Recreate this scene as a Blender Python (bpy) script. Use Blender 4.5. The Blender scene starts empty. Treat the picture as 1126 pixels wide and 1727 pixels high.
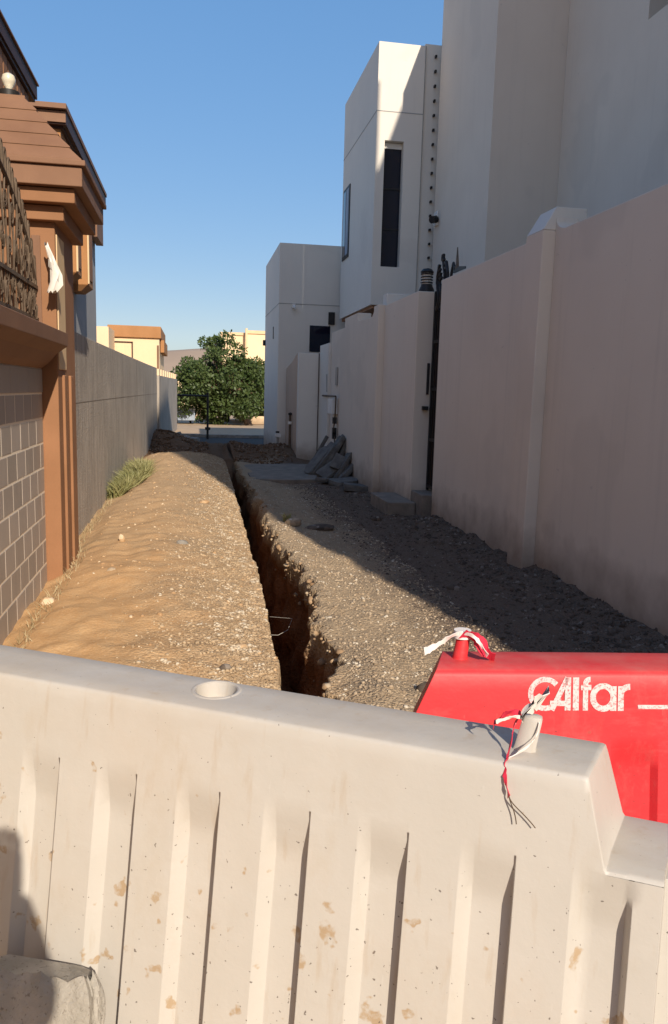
import bpy, math, random
import numpy as np
from mathutils import Vector, Matrix, noise

scene = bpy.context.scene
col = scene.collection
R = math.radians
random.seed(7)

# ------------------------------------------------------------------ camera, sky, sun, exposure
PITCH, YAW, ROLL, EYE = R(8.65), R(10.2), R(-1.6), 1.55
fw = Vector((math.sin(YAW) * math.cos(PITCH), math.cos(YAW) * math.cos(PITCH), -math.sin(PITCH)))
rt = Vector((math.cos(YAW), -math.sin(YAW), 0))
up = rt.cross(fw)
r2 = rt * math.cos(ROLL) - up * math.sin(ROLL)
u2 = rt * math.sin(ROLL) + up * math.cos(ROLL)
cam_data = bpy.data.cameras.new('camera')
cam = bpy.data.objects.new('camera', cam_data)
col.objects.link(cam)
m = Matrix.Identity(4)
for i in range(3):
    m[i][0], m[i][1], m[i][2] = r2[i], u2[i], -fw[i]
m[2][3] = EYE
cam.matrix_world = m
cam_data.sensor_fit = 'VERTICAL'
cam_data.sensor_height = 24.0
cam_data.lens = 24.0 * 1330 / 1727
cam_data.clip_start = 0.02
cam_data.clip_end = 3000
scene.camera = cam

SUN_AZ, SUN_EL = R(12.0), R(30.0)      # light travels to the left of the alley's direction
to_sun = Vector((math.sin(SUN_AZ) * math.cos(SUN_EL), -math.cos(SUN_AZ) * math.cos(SUN_EL), math.sin(SUN_EL)))
world = bpy.data.worlds.new('World')
scene.world = world
world.use_nodes = True
wn = world.node_tree
sky = wn.nodes.new('ShaderNodeTexSky')
sky.sky_type = 'NISHITA'
sky.sun_disc = False
sky.sun_elevation = SUN_EL
sky.sun_rotation = math.atan2(to_sun.x, to_sun.y)
sky.altitude = 0
sky.air_density = 1.0
sky.dust_density = 1.0
sky.ozone_density = 3.0
sky_gamma = wn.nodes.new('ShaderNodeGamma')          # hazy desert air: flatter gradient over the whole dome
sky_gamma.inputs[1].default_value = 0.34
sky_hue = wn.nodes.new('ShaderNodeHueSaturation')
sky_hue.inputs['Saturation'].default_value = 2.3
sky_hue.inputs['Hue'].default_value = 0.506
sky_hue.inputs['Value'].default_value = 2.14
wn.links.new(sky.outputs[0], sky_gamma.inputs[0])
wn.links.new(sky_gamma.outputs[0], sky_hue.inputs['Color'])
sky_tint = wn.nodes.new('ShaderNodeMix')
sky_tint.data_type = 'RGBA'
sky_tint.blend_type = 'MULTIPLY'
sky_tint.inputs[0].default_value = 1.0
sky_tint.inputs[7].default_value = (0.97, 0.99, 1.07, 1)
wn.links.new(sky_hue.outputs[0], sky_tint.inputs[6])
wn.links.new(sky_tint.outputs[2], wn.nodes['Background'].inputs[0])
wn.nodes['Background'].inputs[1].default_value = 0.15
sun_data = bpy.data.lights.new('sun', 'SUN')
sun_data.energy = 4.6
sun_data.angle = R(0.53)
sun_data.color = (1.0, 0.89, 0.74)
sun = bpy.data.objects.new('sun', sun_data)
sun.rotation_euler = to_sun.to_track_quat('Z', 'Y').to_euler()
sun.location = (10, -40, 30)
col.objects.link(sun)
vs = scene.view_settings
vs.view_transform = 'Standard'
vs.look = 'None'
vs.exposure = 0.28
vs.gamma = 1.0
vs.use_curve_mapping = False

# ------------------------------------------------------------------ materials
def nd(t, kind, **kw):
    n = t.nodes.new(kind)
    for k, v in kw.items():
        setattr(n, k, v)
    return n

def setin(t, sock, v):
    if hasattr(v, 'is_linked') or hasattr(v, 'links'):
        t.links.new(v, sock)
    else:
        sock.default_value = v

def c4(c):
    return (c[0], c[1], c[2], 1.0)

def mixc(t, fac, a, b):
    n = nd(t, 'ShaderNodeMix', data_type='RGBA')
    setin(t, n.inputs[0], fac)
    setin(t, n.inputs[6], c4(a) if isinstance(a, tuple) else a)
    setin(t, n.inputs[7], c4(b) if isinstance(b, tuple) else b)
    return n.outputs[2]

def math_(t, op, a, b=0.0, clamp=False):
    n = nd(t, 'ShaderNodeMath', operation=op, use_clamp=clamp)
    setin(t, n.inputs[0], a)
    setin(t, n.inputs[1], b)
    return n.outputs[0]

def pos(t, scale=(1, 1, 1)):
    g = nd(t, 'ShaderNodeNewGeometry')
    mp = nd(t, 'ShaderNodeMapping')
    mp.inputs['Scale'].default_value = scale
    t.links.new(g.outputs['Position'], mp.inputs[0])
    return mp.outputs[0]

def noise_(t, scale, detail=6, vec=None, rough=0.55):
    n = nd(t, 'ShaderNodeTexNoise')
    n.inputs['Scale'].default_value = scale
    n.inputs['Detail'].default_value = detail
    n.inputs['Roughness'].default_value = rough
    t.links.new(vec if vec is not None else pos(t), n.inputs['Vector'])
    return n.outputs[0]

def ramp(t, fac, lo, hi):
    n = nd(t, 'ShaderNodeMapRange')
    t.links.new(fac, n.inputs[0])
    n.inputs[1].default_value = lo
    n.inputs[2].default_value = hi
    return n.outputs[0]

def new_mat(name):
    mt = bpy.data.materials.new(name)
    mt.use_nodes = True
    t = mt.node_tree
    return mt, t, t.nodes['Principled BSDF']

def bump(t, p, height, strength=0.3, dist=0.01, normal=None):
    b = nd(t, 'ShaderNodeBump')
    b.inputs['Strength'].default_value = strength
    b.inputs['Distance'].default_value = dist
    t.links.new(height, b.inputs['Height'])
    if normal is not None:
        t.links.new(normal, b.inputs['Normal'])
    t.links.new(b.outputs[0], p.inputs['Normal'])
    return b

def mat(name, c1, c2, scale=3.0, rough=0.85, bstr=0.2, bscale=60, bdist=0.004, spec=0.3, stretch=(1, 1, 1), metal=0.0):
    mt, t, p = new_mat(name)
    f = ramp(t, noise_(t, scale, 7, pos(t, stretch)), 0.3, 0.7)
    c = mixc(t, f, c1, c2)
    t.links.new(c, p.inputs['Base Color'])
    p.inputs['Roughness'].default_value = rough
    p.inputs['Specular IOR Level'].default_value = spec
    p.inputs['Metallic'].default_value = metal
    if bstr > 0:
        bump(t, p, noise_(t, bscale, 5), bstr, bdist)
    return mt

def render_mat(name, c1, c2, stain, amount=0.35, streak=1.0):
    """painted render: faint blotches, vertical rain streaks and dirt splashed along the foot"""
    mt, t, p = new_mat(name)
    f = ramp(t, noise_(t, 1.3, 8), 0.3, 0.7)
    c = mixc(t, f, c1, c2)
    st = ramp(t, noise_(t, 2.0, 8, pos(t, (5, 5, 0.25))), 0.55, 0.8)
    c = mixc(t, math_(t, 'MULTIPLY', st, amount * streak), c, stain)
    pt = ramp(t, noise_(t, 0.55, 3), 0.60, 0.63)
    c = mixc(t, math_(t, 'MULTIPLY', pt, 0.14), c, stain)
    scf = ramp(t, noise_(t, 7, 3, pos(t, (1, 1, 2.2)), .5), 0.735, 0.755)
    c = mixc(t, math_(t, 'MULTIPLY', scf, 0.35), c, stain)
    sp = nd(t, 'ShaderNodeSeparateXYZ')
    g = nd(t, 'ShaderNodeNewGeometry')
    t.links.new(g.outputs['Position'], sp.inputs[0])
    hgt = math_(t, 'ADD', sp.outputs[2], math_(t, 'MULTIPLY', noise_(t, 4, 6), -0.55))
    foot = ramp(t, hgt, 0.22, -0.22)
    c = mixc(t, math_(t, 'MULTIPLY', foot, 0.7), c, (0.22, 0.15, 0.10))
    t.links.new(c, p.inputs['Base Color'])
    p.inputs['Roughness'].default_value = 0.9
    p.inputs['Specular IOR Level'].default_value = 0.2
    bump(t, p, noise_(t, 90, 4), 0.12, 0.003)
    return mt

M = {}
M['paint'] = render_mat('paint_cream', (0.71, 0.61, 0.505), (0.75, 0.65, 0.54), (0.48, 0.42, 0.355), 0.26)
M['villa_paint'] = render_mat('villa_paint', (0.70, 0.60, 0.50), (0.74, 0.64, 0.535), (0.5, 0.44, 0.38), 0.16)
M['paint_white'] = render_mat('paint_offwhite', (0.70, 0.65, 0.58), (0.74, 0.69, 0.61), (0.5, 0.45, 0.4), 0.15)
M['paint_bounce_tan'] = render_mat('paint_bounce_tan', (0.52, 0.37, 0.27), (0.56, 0.41, 0.30), (0.35, 0.26, 0.2), 0.3)  # tan tone stands for warm reflected light on one wall side
M['cream'] = render_mat('cream_house_paint', (0.78, 0.58, 0.36), (0.82, 0.62, 0.40), (0.5, 0.38, 0.26), 0.2)
M['brown'] = mat('brown_paint', (0.25, 0.122, 0.058), (0.31, 0.152, 0.075), 2.5, 0.75, 0.15, 70)
M['brown_trim'] = mat('brown_trim_paint', (0.20, 0.105, 0.062), (0.25, 0.135, 0.08), 3, 0.7, 0.12, 60)
M['orange'] = mat('ochre_paint', (0.36, 0.17, 0.065), (0.42, 0.205, 0.085), 3, 0.8, 0.15, 60, stretch=(1, 1, .4))
M['darkbrown'] = mat('dark_brown_paint', (0.045, 0.018, 0.014), (0.06, 0.025, 0.018), 4, 0.6, 0.1, 60)
M['pcream'] = mat('pale_band_paint', (0.66, 0.47, 0.27), (0.72, 0.52, 0.31), 3, 0.8, 0.1, 60)
M['mortar'] = mat('mortar', (0.82, 0.71, 0.56), (0.88, 0.78, 0.63), 20, 0.95, 0.4, 120)
M['iron'] = mat('iron_brown', (0.09, 0.062, 0.042), (0.16, 0.115, 0.078), 12, 0.65, 0.3, 150, metal=0.2)
M['black'] = mat('black_metal', (0.012, 0.012, 0.013), (0.03, 0.026, 0.024), 8, 0.5, 0.1, 80)
M['gate'] = mat('gate_brown', (0.03, 0.018, 0.014), (0.06, 0.032, 0.022), 6, 0.5, 0.1, 80)
M['white'] = mat('white_plastic', (0.7, 0.68, 0.64), (0.8, 0.78, 0.74), 6, 0.5, 0.05, 80)
M['grey'] = mat('grey_metal', (0.25, 0.24, 0.22), (0.35, 0.33, 0.3), 8, 0.5, 0.1, 80)
M['greywall'] = mat('grey_house_paint', (0.34, 0.34, 0.34), (0.40, 0.39, 0.38), 2, 0.9, 0.1, 60)
M['conc'] = mat('rough_concrete', (0.20, 0.18, 0.155), (0.34, 0.31, 0.27), 9, 0.95, 0.7, 45, 0.012)
M['conc_dark'] = mat('old_concrete', (0.17, 0.14, 0.112), (0.27, 0.225, 0.18), 6, 0.95, 0.7, 40, 0.012)
M['slab'] = mat('broken_slab', (0.10, 0.092, 0.082), (0.19, 0.175, 0.155), 7, 0.95, 0.8, 45, 0.012)
M['asphalt'] = mat('asphalt', (0.05, 0.047, 0.044), (0.075, 0.07, 0.064), 5, 0.9, 0.5, 200)
M['sand'] = mat('sand', (0.40, 0.29, 0.19), (0.50, 0.37, 0.25), 2, 0.95, 0.5, 60, 0.01)
M['hill'] = mat('hill_rock', (0.30, 0.22, 0.16), (0.38, 0.28, 0.2), 0.03, 0.95, 0.0)
M['bark'] = mat('bark', (0.16, 0.10, 0.06), (0.26, 0.17, 0.11), 8, 0.95, 0.6, 30, 0.02)
M['tapered'] = mat('tape_red', (0.55, 0.02, 0.05), (0.65, 0.05, 0.09), 10, 0.35, 0.0)
M['tapewhite'] = mat('tape_white', (0.75, 0.68, 0.62), (0.85, 0.8, 0.75), 10, 0.4, 0.0)
M['cloth'] = mat('white_cloth', (0.68, 0.63, 0.56), (0.80, 0.76, 0.70), 12, 0.9, 0.2, 40)
M['rubber'] = mat('tyre_rubber', (0.02, 0.02, 0.02), (0.03, 0.03, 0.03), 8, 0.8, 0)
M['skin'] = mat('skin', (0.40, 0.25, 0.17), (0.44, 0.28, 0.19), 8, 0.6, 0.05, 90)
M['bluegrey'] = mat('pale_blue_panel', (0.26, 0.31, 0.38), (0.34, 0.39, 0.46), 3, 0.6, 0.1, 20)  # tree shade on the white trailer, put into its colour; one pane shares it
M['wire'] = mat('pale_wire', (0.5, 0.46, 0.4), (0.6, 0.55, 0.48), 8, 0.5, 0)

def glass_mat(name, c):
    mt, t, p = new_mat(name)
    p.inputs['Base Color'].default_value = c4(c)
    p.inputs['Roughness'].default_value = 0.06
    p.inputs['Specular IOR Level'].default_value = 0.5
    bump(t, p, noise_(t, 1.5, 3), 0.03, 0.02)
    return mt
M['glass'] = glass_mat('window_glass', (0.006, 0.008, 0.02))
M['carglass'] = glass_mat('car_glass', (0.02, 0.02, 0.02))

mt, t, p = new_mat('bulb_glass')
p.inputs['Base Color'].default_value = (0.85, 0.78, 0.62, 1)
p.inputs['Roughness'].default_value = 0.25
p.inputs['Transmission Weight'].default_value = 0.25
M['bulb'] = mt

# car paint
mt, t, p = new_mat('car_paint')
p.inputs['Base Color'].default_value = (0.10, 0.10, 0.11, 1)
p.inputs['Metallic'].default_value = 0.5
p.inputs['Roughness'].default_value = 0.3
p.inputs['Coat Weight'].default_value = 0.6
M['car'] = mt

# grey wall tiles, colour varies tile by tile
mt, t, p = new_mat('grey_tile')
oi = nd(t, 'ShaderNodeObjectInfo')
c = mixc(t, oi.outputs['Random'], (0.33, 0.285, 0.245), (0.41, 0.355, 0.31))
c = mixc(t, math_(t, 'MULTIPLY', ramp(t, noise_(t, 14, 8, pos(t, (1, 1, .3))), 0.45, 0.75), 0.4), c, (0.44, 0.385, 0.33))
t.links.new(c, p.inputs['Base Color'])
p.inputs['Roughness'].default_value = 0.6
bump(t, p, noise_(t, 80, 5), 0.2, 0.003)
M['tile'] = mt

# raw concrete boundary wall: board streaks, damp bands
mt, t, p = new_mat('streaked_concrete')
f = ramp(t, noise_(t, 2.2, 9, pos(t, (1, 1, 1))), 0.3, 0.7)
c = mixc(t, f, (0.37, 0.325, 0.275), (0.48, 0.42, 0.355))
s1 = ramp(t, noise_(t, 3.0, 8, pos(t, (3, 3, 0.3)), 0.65), 0.45, 0.75)
c = mixc(t, math_(t, 'MULTIPLY', s1, 0.55), c, (0.20, 0.17, 0.145))
s2 = ramp(t, noise_(t, 5.0, 8, pos(t, (4, 4, 0.16)), 0.65), 0.58, 0.7)
c = mixc(t, math_(t, 'MULTIPLY', s2, 0.6), c, (0.62, 0.53, 0.42))
s3 = ramp(t, noise_(t, 1.1, 6), 0.55, 0.7)
c = mixc(t, math_(t, 'MULTIPLY', s3, 0.45), c, (0.24, 0.21, 0.185))
t.links.new(c, p.inputs['Base Color'])
p.inputs['Roughness'].default_value = 0.9
p.inputs['Specular IOR Level'].default_value = 0.25
hh = math_(t, 'ADD', noise_(t, 40, 6), math_(t, 'MULTIPLY', noise_(t, 6, 6, pos(t, (1.6, 1.6, 0.4))), 2.0))
bump(t, p, hh, 0.55, 0.02)
M['streak'] = mt

# dirt of the alley: orange earth on the bank, grey gravel to the right, red earth down in the cut
mt, t, p = new_mat('alley_dirt')
g = nd(t, 'ShaderNodeNewGeometry')
sp = nd(t, 'ShaderNodeSeparateXYZ')
t.links.new(g.outputs['Position'], sp.inputs[0])
n_big = noise_(t, 0.9, 6)
n_mid = noise_(t, 7, 8)
n_fine = noise_(t, 85, 6, None, 0.6)
vor = nd(t, 'ShaderNodeTexVoronoi')
vor.inputs['Scale'].default_value = 48
t.links.new(pos(t), vor.inputs['Vector'])
vor2 = nd(t, 'ShaderNodeTexVoronoi')
vor2.inputs['Scale'].default_value = 95
t.links.new(pos(t), vor2.inputs['Vector'])
earth = mixc(t, ramp(t, n_mid, 0.3, 0.7), (0.47, 0.265, 0.118), (0.57, 0.355, 0.175))
earth = mixc(t, math_(t, 'MULTIPLY', ramp(t, n_fine, 0.45, 0.65), 0.4), earth, (0.60, 0.42, 0.245))
gravel = mixc(t, ramp(t, n_fine, 0.35, 0.65), (0.285, 0.205, 0.128), (0.445, 0.335, 0.218))
gravel = mixc(t, math_(t, 'MULTIPLY', vor.outputs['Color'], 0.4), gravel, (0.37, 0.29, 0.20))
xx = math_(t, 'ADD', sp.outputs[0], math_(t, 'MULTIPLY', math_(t, 'SUBTRACT', n_big, 0.5), 0.9))
lipf = ramp(t, math_(t, 'ADD', xx, math_(t, 'MULTIPLY', math_(t, 'SUBTRACT', n_mid, 0.5), 0.8)), -0.45, 0.25)
beige = mixc(t, ramp(t, n_fine, 0.35, 0.65), (0.32, 0.22, 0.13), (0.50, 0.37, 0.235))
c = mixc(t, math_(t, 'MULTIPLY', lipf, 0.85), earth, beige)
far_y = ramp(t, math_(t, 'ADD', sp.outputs[1], math_(t, 'MULTIPLY', n_big, 2.0)), 6.0, 11.0)
c = mixc(t, math_(t, 'MULTIPLY', far_y, 0.6), c, beige)
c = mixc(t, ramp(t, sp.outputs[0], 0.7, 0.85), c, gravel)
# stone chippings further to the right, painted darker to deepen the wall's shade
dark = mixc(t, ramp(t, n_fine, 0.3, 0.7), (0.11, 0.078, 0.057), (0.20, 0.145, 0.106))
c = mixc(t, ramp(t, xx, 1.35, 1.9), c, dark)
# dug-out soil is dark red below the surface; heaps behind also carry painted shade
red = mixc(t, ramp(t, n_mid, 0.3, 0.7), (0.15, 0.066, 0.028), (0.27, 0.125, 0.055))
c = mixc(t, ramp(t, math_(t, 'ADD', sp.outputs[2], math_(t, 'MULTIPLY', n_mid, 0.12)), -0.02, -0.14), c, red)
c = mixc(t, ramp(t, math_(t, 'ADD', sp.outputs[1], math_(t, 'MULTIPLY', n_big, 1.5)), 17.2, 18.2), c, mixc(t, n_mid, (0.12, 0.07, 0.04), (0.20, 0.12, 0.07)))
t.links.new(c, p.inputs['Base Color'])
p.inputs['Roughness'].default_value = 1.0
p.inputs['Specular IOR Level'].default_value = 0.1
hsum = math_(t, 'ADD', math_(t, 'MULTIPLY', vor.outputs['Distance'], -1.0), math_(t, 'MULTIPLY', n_fine, 0.5))
hsum = math_(t, 'ADD', hsum, math_(t, 'MULTIPLY', vor2.outputs['Distance'], -0.5))
hsum = math_(t, 'MULTIPLY', hsum, math_(t, 'ADD', math_(t, 'MULTIPLY', lipf, 0.8), 0.22))
bump(t, p, hsum, 0.7, 0.015)
M['dirt'] = mt

# pebbles, tinted stone by stone from their place
def pebble_mat(name, a, b, cc):
    mt, t, p = new_mat(name)
    v = nd(t, 'ShaderNodeTexVoronoi')
    v.inputs['Scale'].default_value = 22
    t.links.new(pos(t), v.inputs['Vector'])
    s = nd(t, 'ShaderNodeSeparateColor')
    t.links.new(v.outputs['Color'], s.inputs[0])
    c = mixc(t, s.outputs[0], a, b)
    c = mixc(t, math_(t, 'GREATER_THAN', s.outputs[1], 0.86), c, cc)
    t.links.new(c, p.inputs['Base Color'])
    p.inputs['Roughness'].default_value = 0.95
    p.inputs['Specular IOR Level'].default_value = 0.15
    bump(t, p, noise_(t, 120, 4), 0.4, 0.004)
    return mt
M['peb_grey'] = pebble_mat('gravel_stone', (0.27, 0.20, 0.135), (0.48, 0.375, 0.26), (0.55, 0.48, 0.38))
M['peb_dark'] = pebble_mat('dark_shade_chippings', (0.07, 0.052, 0.04), (0.15, 0.115, 0.088), (0.24, 0.20, 0.165))  # chippings darkened for the wall's shade; also used on dark stones
M['peb_soil'] = pebble_mat('dug_soil', (0.09, 0.052, 0.03), (0.19, 0.115, 0.068), (0.26, 0.2, 0.15))
M['peb_lip'] = pebble_mat('lip_clods', (0.24, 0.15, 0.085), (0.42, 0.29, 0.175), (0.42, 0.33, 0.23))
M['peb_bank'] = pebble_mat('bank_grit', (0.30, 0.205, 0.12), (0.50, 0.375, 0.24), (0.56, 0.47, 0.35))
M['peb_earth'] = pebble_mat('earth_clods', (0.36, 0.215, 0.11), (0.52, 0.36, 0.21), (0.60, 0.47, 0.32))

# moulded plastic, scuffed, with rust-brown splashes and black specks
def plastic(name, c1, c2, splash, speck, fade, dusty):
    mt, t, p = new_mat(name)
    c = mixc(t, ramp(t, noise_(t, 3.2, 8), 0.3, 0.7), c1, c2)
    # chalky scuffing
    sc = ramp(t, noise_(t, 9, 10, pos(t, (1, 1, 3)), 0.7), 0.56, 0.78)
    c = mixc(t, math_(t, 'MULTIPLY', sc, 0.35), c, fade)
    # long scratches
    scr = ramp(t, noise_(t, 30, 4, pos(t, (5, 5, 0.35)), 0.6), 0.69, 0.72)
    c = mixc(t, math_(t, 'MULTIPLY', scr, 0.3), c, fade)
    # splashes, more of them lower down
    g = nd(t, 'ShaderNodeNewGeometry')
    sp = nd(t, 'ShaderNodeSeparateXYZ')
    t.links.new(g.outputs['Position'], sp.inputs[0])
    low = ramp(t, sp.outputs[2], 1.0, 0.65)
    ns = noise_(t, 21, 3, None, 0.5)
    spl = ramp(t, math_(t, 'ADD', ns, math_(t, 'MULTIPLY', low, 0.10)), 0.732, 0.762)
    spl = math_(t, 'MULTIPLY', spl, ramp(t, noise_(t, 90, 5), 0.3, 0.55))
    c = mixc(t, math_(t, 'MULTIPLY', spl, 0.75), c, splash)
    nk = noise_(t, 130, 2, None, 0.4)
    spk = ramp(t, math_(t, 'ADD', nk, math_(t, 'MULTIPLY', low, 0.035)), 0.755, 0.775)
    c = mixc(t, math_(t, 'MULTIPLY', spk, 0.8), c, speck)
    # dust lying on upward faces and drip marks below edges
    nz = nd(t, 'ShaderNodeSeparateXYZ')
    t.links.new(g.outputs['Normal'], nz.inputs[0])
    dust = math_(t, 'MULTIPLY', ramp(t, nz.outputs[2], 0.75, 0.98), ramp(t, noise_(t, 12, 8, None, .7), 0.3, 0.7))
    c = mixc(t, math_(t, 'MULTIPLY', dust, 0.45), c, dusty)
    drip = ramp(t, noise_(t, 16, 5, pos(t, (2.2, 2.2, 0.16)), .6), 0.60, 0.74)
    c = mixc(t, math_(t, 'MULTIPLY', drip, 0.26), c, splash)
    rub = ramp(t, noise_(t, 5.5, 10, pos(t, (1, 1, 0.5)), .75), 0.55, 0.66)
    c = mixc(t, math_(t, 'MULTIPLY', rub, 0.22), c, dusty)
    # grime film
    gr = ramp(t, noise_(t, 1.7, 9, None, 0.65), 0.5, 0.75)
    c = mixc(t, math_(t, 'MULTIPLY', gr, 0.22), c, splash)
    t.links.new(c, p.inputs['Base Color'])
    p.inputs['Roughness'].default_value = 0.5
    p.inputs['Specular IOR Level'].default_value = 0.35
    p.inputs['Subsurface Weight'].default_value = 0.0
    bv = nd(t, 'ShaderNodeBevel', samples=4)
    bv.inputs['Radius'].default_value = 0.0022
    b = bump(t, p, math_(t, 'ADD', noise_(t, 14, 5), math_(t, 'MULTIPLY', noise_(t, 160, 3), 0.12)), 0.22, 0.006, bv.outputs[0])
    return mt
M['wplastic'] = plastic('white_barrier_plastic', (0.47, 0.44, 0.395), (0.515, 0.48, 0.435), (0.36, 0.235, 0.115), (0.10, 0.08, 0.07), (0.56, 0.53, 0.49), (0.44, 0.37, 0.28))
M['rplastic'] = plastic('red_barrier_plastic', (0.56, 0.024, 0.030), (0.63, 0.036, 0.042), (0.40, 0.06, 0.05), (0.25, 0.03, 0.03), (0.66, 0.15, 0.14), (0.48, 0.20, 0.17))
mt, t, p = new_mat('faded_white_print')
c = mixc(t, ramp(t, noise_(t, 220, 5, None, .7), 0.50, 0.62), (0.74, 0.58, 0.56), (0.62, 0.14, 0.14))
c = mixc(t, math_(t, 'MULTIPLY', ramp(t, noise_(t, 40, 6), 0.4, 0.7), 0.35), c, (0.66, 0.3, 0.29))
t.links.new(c, p.inputs['Base Color'])
p.inputs['Roughness'].default_value = 0.6
M['print'] = mt

# leaves
def leaf_mat(name, a, b):
    mt, t, p = new_mat(name)
    c = mixc(t, ramp(t, noise_(t, 3.5, 4), 0.3, 0.7), a, b)
    t.links.new(c, p.inputs['Base Color'])
    p.inputs['Roughness'].default_value = 0.55
    tr = nd(t, 'ShaderNodeBsdfTranslucent')
    t.links.new(c, tr.inputs['Color'])
    mx = nd(t, 'ShaderNodeMixShader')
    mx.inputs[0].default_value = 0.25
    t.links.new(p.outputs[0], mx.inputs[1])
    t.links.new(tr.outputs[0], mx.inputs[2])
    t.links.new(mx.outputs[0], t.nodes['Material Output'].inputs[0])
    return mt
M['leaf'] = leaf_mat('tree_leaf', (0.04, 0.075, 0.016), (0.11, 0.145, 0.04))
M['leaf2'] = leaf_mat('shrub_leaf', (0.06, 0.085, 0.014), (0.12, 0.14, 0.03))
M['grass'] = leaf_mat('weed_leaf', (0.20, 0.21, 0.07), (0.42, 0.38, 0.18))
M['straw'] = leaf_mat('dry_grass', (0.40, 0.31, 0.17), (0.52, 0.42, 0.25))

# ------------------------------------------------------------------ mesh helpers
class MB:
    def __init__(s):
        s.v, s.f = [], []

    def add(s, vs_, fs):
        o = len(s.v)
        s.v += [tuple(q) for q in vs_]
        s.f += [tuple(i + o for i in fc) for fc in fs]
        return s

    def box(s, x0, x1, y0, y1, z0, z1):
        return s.add([(x0, y0, z0), (x1, y0, z0), (x1, y1, z0), (x0, y1, z0), (x0, y0, z1), (x1, y0, z1), (x1, y1, z1), (x0, y1, z1)],
                     [(0, 3, 2, 1), (4, 5, 6, 7), (0, 1, 5, 4), (1, 2, 6, 5), (2, 3, 7, 6), (3, 0, 4, 7)])

    def loft(s, rings, cap=True, close=True):
        n = len(rings[0])
        vs_ = [q for r in rings for q in r]
        fs = []
        for i in range(len(rings) - 1):
            for j in range(n if close else n - 1):
                a, b = i * n + j, i * n + (j + 1) % n
                fs.append((a, b, b + n, a + n))
        if cap:
            fs.append(tuple(range(n - 1, -1, -1)))
            fs.append(tuple((len(rings) - 1) * n + k for k in range(n)))
        return s.add(vs_, fs)

    def prism_x(s, poly, x0, x1):          # poly of (y, z)
        return s.loft([[(x0, y, z) for y, z in poly], [(x1, y, z) for y, z in poly]])

    def prism_z(s, poly, z0, z1):
        return s.loft([[(x, y, z0) for x, y in poly], [(x, y, z1) for x, y in poly]])

    def tube(s, path, r, n=6, r_end=None):
        path = [Vector(q) for q in path]
        rings = []
        ref = Vector((0.31, 0.17, 0.93))
        for i, q in enumerate(path):
            d = (path[min(i + 1, len(path) - 1)] - path[max(i - 1, 0)]).normalized()
            a = d.cross(ref)
            if a.length < 1e-3:
                a = d.cross(Vector((1, 0, 0)))
            a.normalize()
            b = d.cross(a)
            rr = r if r_end is None else r + (r_end - r) * i / max(1, len(path) - 1)
            rings.append([q + a * math.cos(k * 2 * math.pi / n) * rr + b * math.sin(k * 2 * math.pi / n) * rr for k in range(n)])
        return s.loft(rings)

    def lathe(s, cx, cy, prof, n=20):
        return s.loft([[(cx + r * math.cos(k * 2 * math.pi / n), cy + r * math.sin(k * 2 * math.pi / n), z) for k in range(n)] for r, z in prof])

    def ribbon(s, path, w, side, th=0.0006):
        path = [Vector(q) for q in path]
        sd = [Vector(q).normalized() for q in side]
        rings = []
        for i, q in enumerate(path):
            d = (path[min(i + 1, len(path) - 1)] - path[max(i - 1, 0)]).normalized()
            a = sd[i] * (w[i] if isinstance(w, (list, tuple)) else w) * 0.5
            nn = d.cross(sd[i]).normalized() * th
            rings.append([q - a + nn, q + a + nn, q + a - nn, q - a - nn])
        return s.loft(rings)

    def build(s, name, material, parent=None, smooth=False, bevel=0.0, base=None, seg=2):
        o0 = Vector(parent['_base']) if parent is not None else Vector(base if base is not None else (0, 0, 0))
        me = bpy.data.meshes.new(name)
        me.from_pydata([(x - o0.x, y - o0.y, z - o0.z) for x, y, z in s.v], [], s.f)
        me.validate()
        import bmesh
        bm = bmesh.new()
        bm.from_mesh(me)
        bmesh.ops.recalc_face_normals(bm, faces=bm.faces)
        bm.to_mesh(me)
        bm.free()
        me.materials.append(material)
        if smooth:
            me.shade_smooth()
            me.set_sharp_from_angle(angle=R(38))
        o = bpy.data.objects.new(name, me)
        col.objects.link(o)
        if parent is not None:
            o.parent = parent
            o['_base'] = tuple(o0)
            o['_keep'] = 0
        else:
            o.location = o0
            o['_base'] = tuple(o0)
        if bevel > 0:
            md = o.modifiers.new('edge', 'BEVEL')
            md.width = bevel
            md.segments = seg
            md.limit_method = 'ANGLE'
        return o

def tag(o, label, cat, group=None):
    o['label'] = label
    o['category'] = cat
    if group:
        o['group'] = group
    return o

def thing(name, label, cat, base, group=None):
    o = bpy.data.objects.new(name, None)
    col.objects.link(o)
    o.location = base
    o['_base'] = tuple(base)
    return tag(o, label, cat, group)

def structure(o, kind='structure'):
    o['kind'] = kind
    return o

def fbm(x, y, z=0.0, oct_=4):
    return noise.fractal(Vector((x, y, z)), 1.0, 2.0, oct_)

# ------------------------------------------------------------------ the ground
def interp(y, pts):
    if y <= pts[0][0]:
        return pts[0][1]
    for (a, b), (c, d) in zip(pts, pts[1:]):
        if y <= c:
            return b + (d - b) * (y - a) / (c - a)
    return pts[-1][1]

LIPL = [(2.0, .38), (3.7, .43), (5.0, .475), (5.9, .505), (8.66, .54), (13.6, .60), (17.5, .64)]
LIPR = [(2.0, .70), (3.7, .745), (4.6, .82), (6.2, .90), (8.0, .87), (9.1, .87), (11.5, .89), (14.3, .88), (17.5, .86)]

def trench_depth(y):
    return max(0.0, min(1.0, (y - 2.1) / 0.5)) * max(0.0, min(1.0, (17.4 - y) / 1.6))

def lip_l(y):
    return interp(y, LIPL) + 0.018 * fbm(y * 2.3, 3.1) + 0.012 * fbm(y * 9, 7.7)

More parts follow.
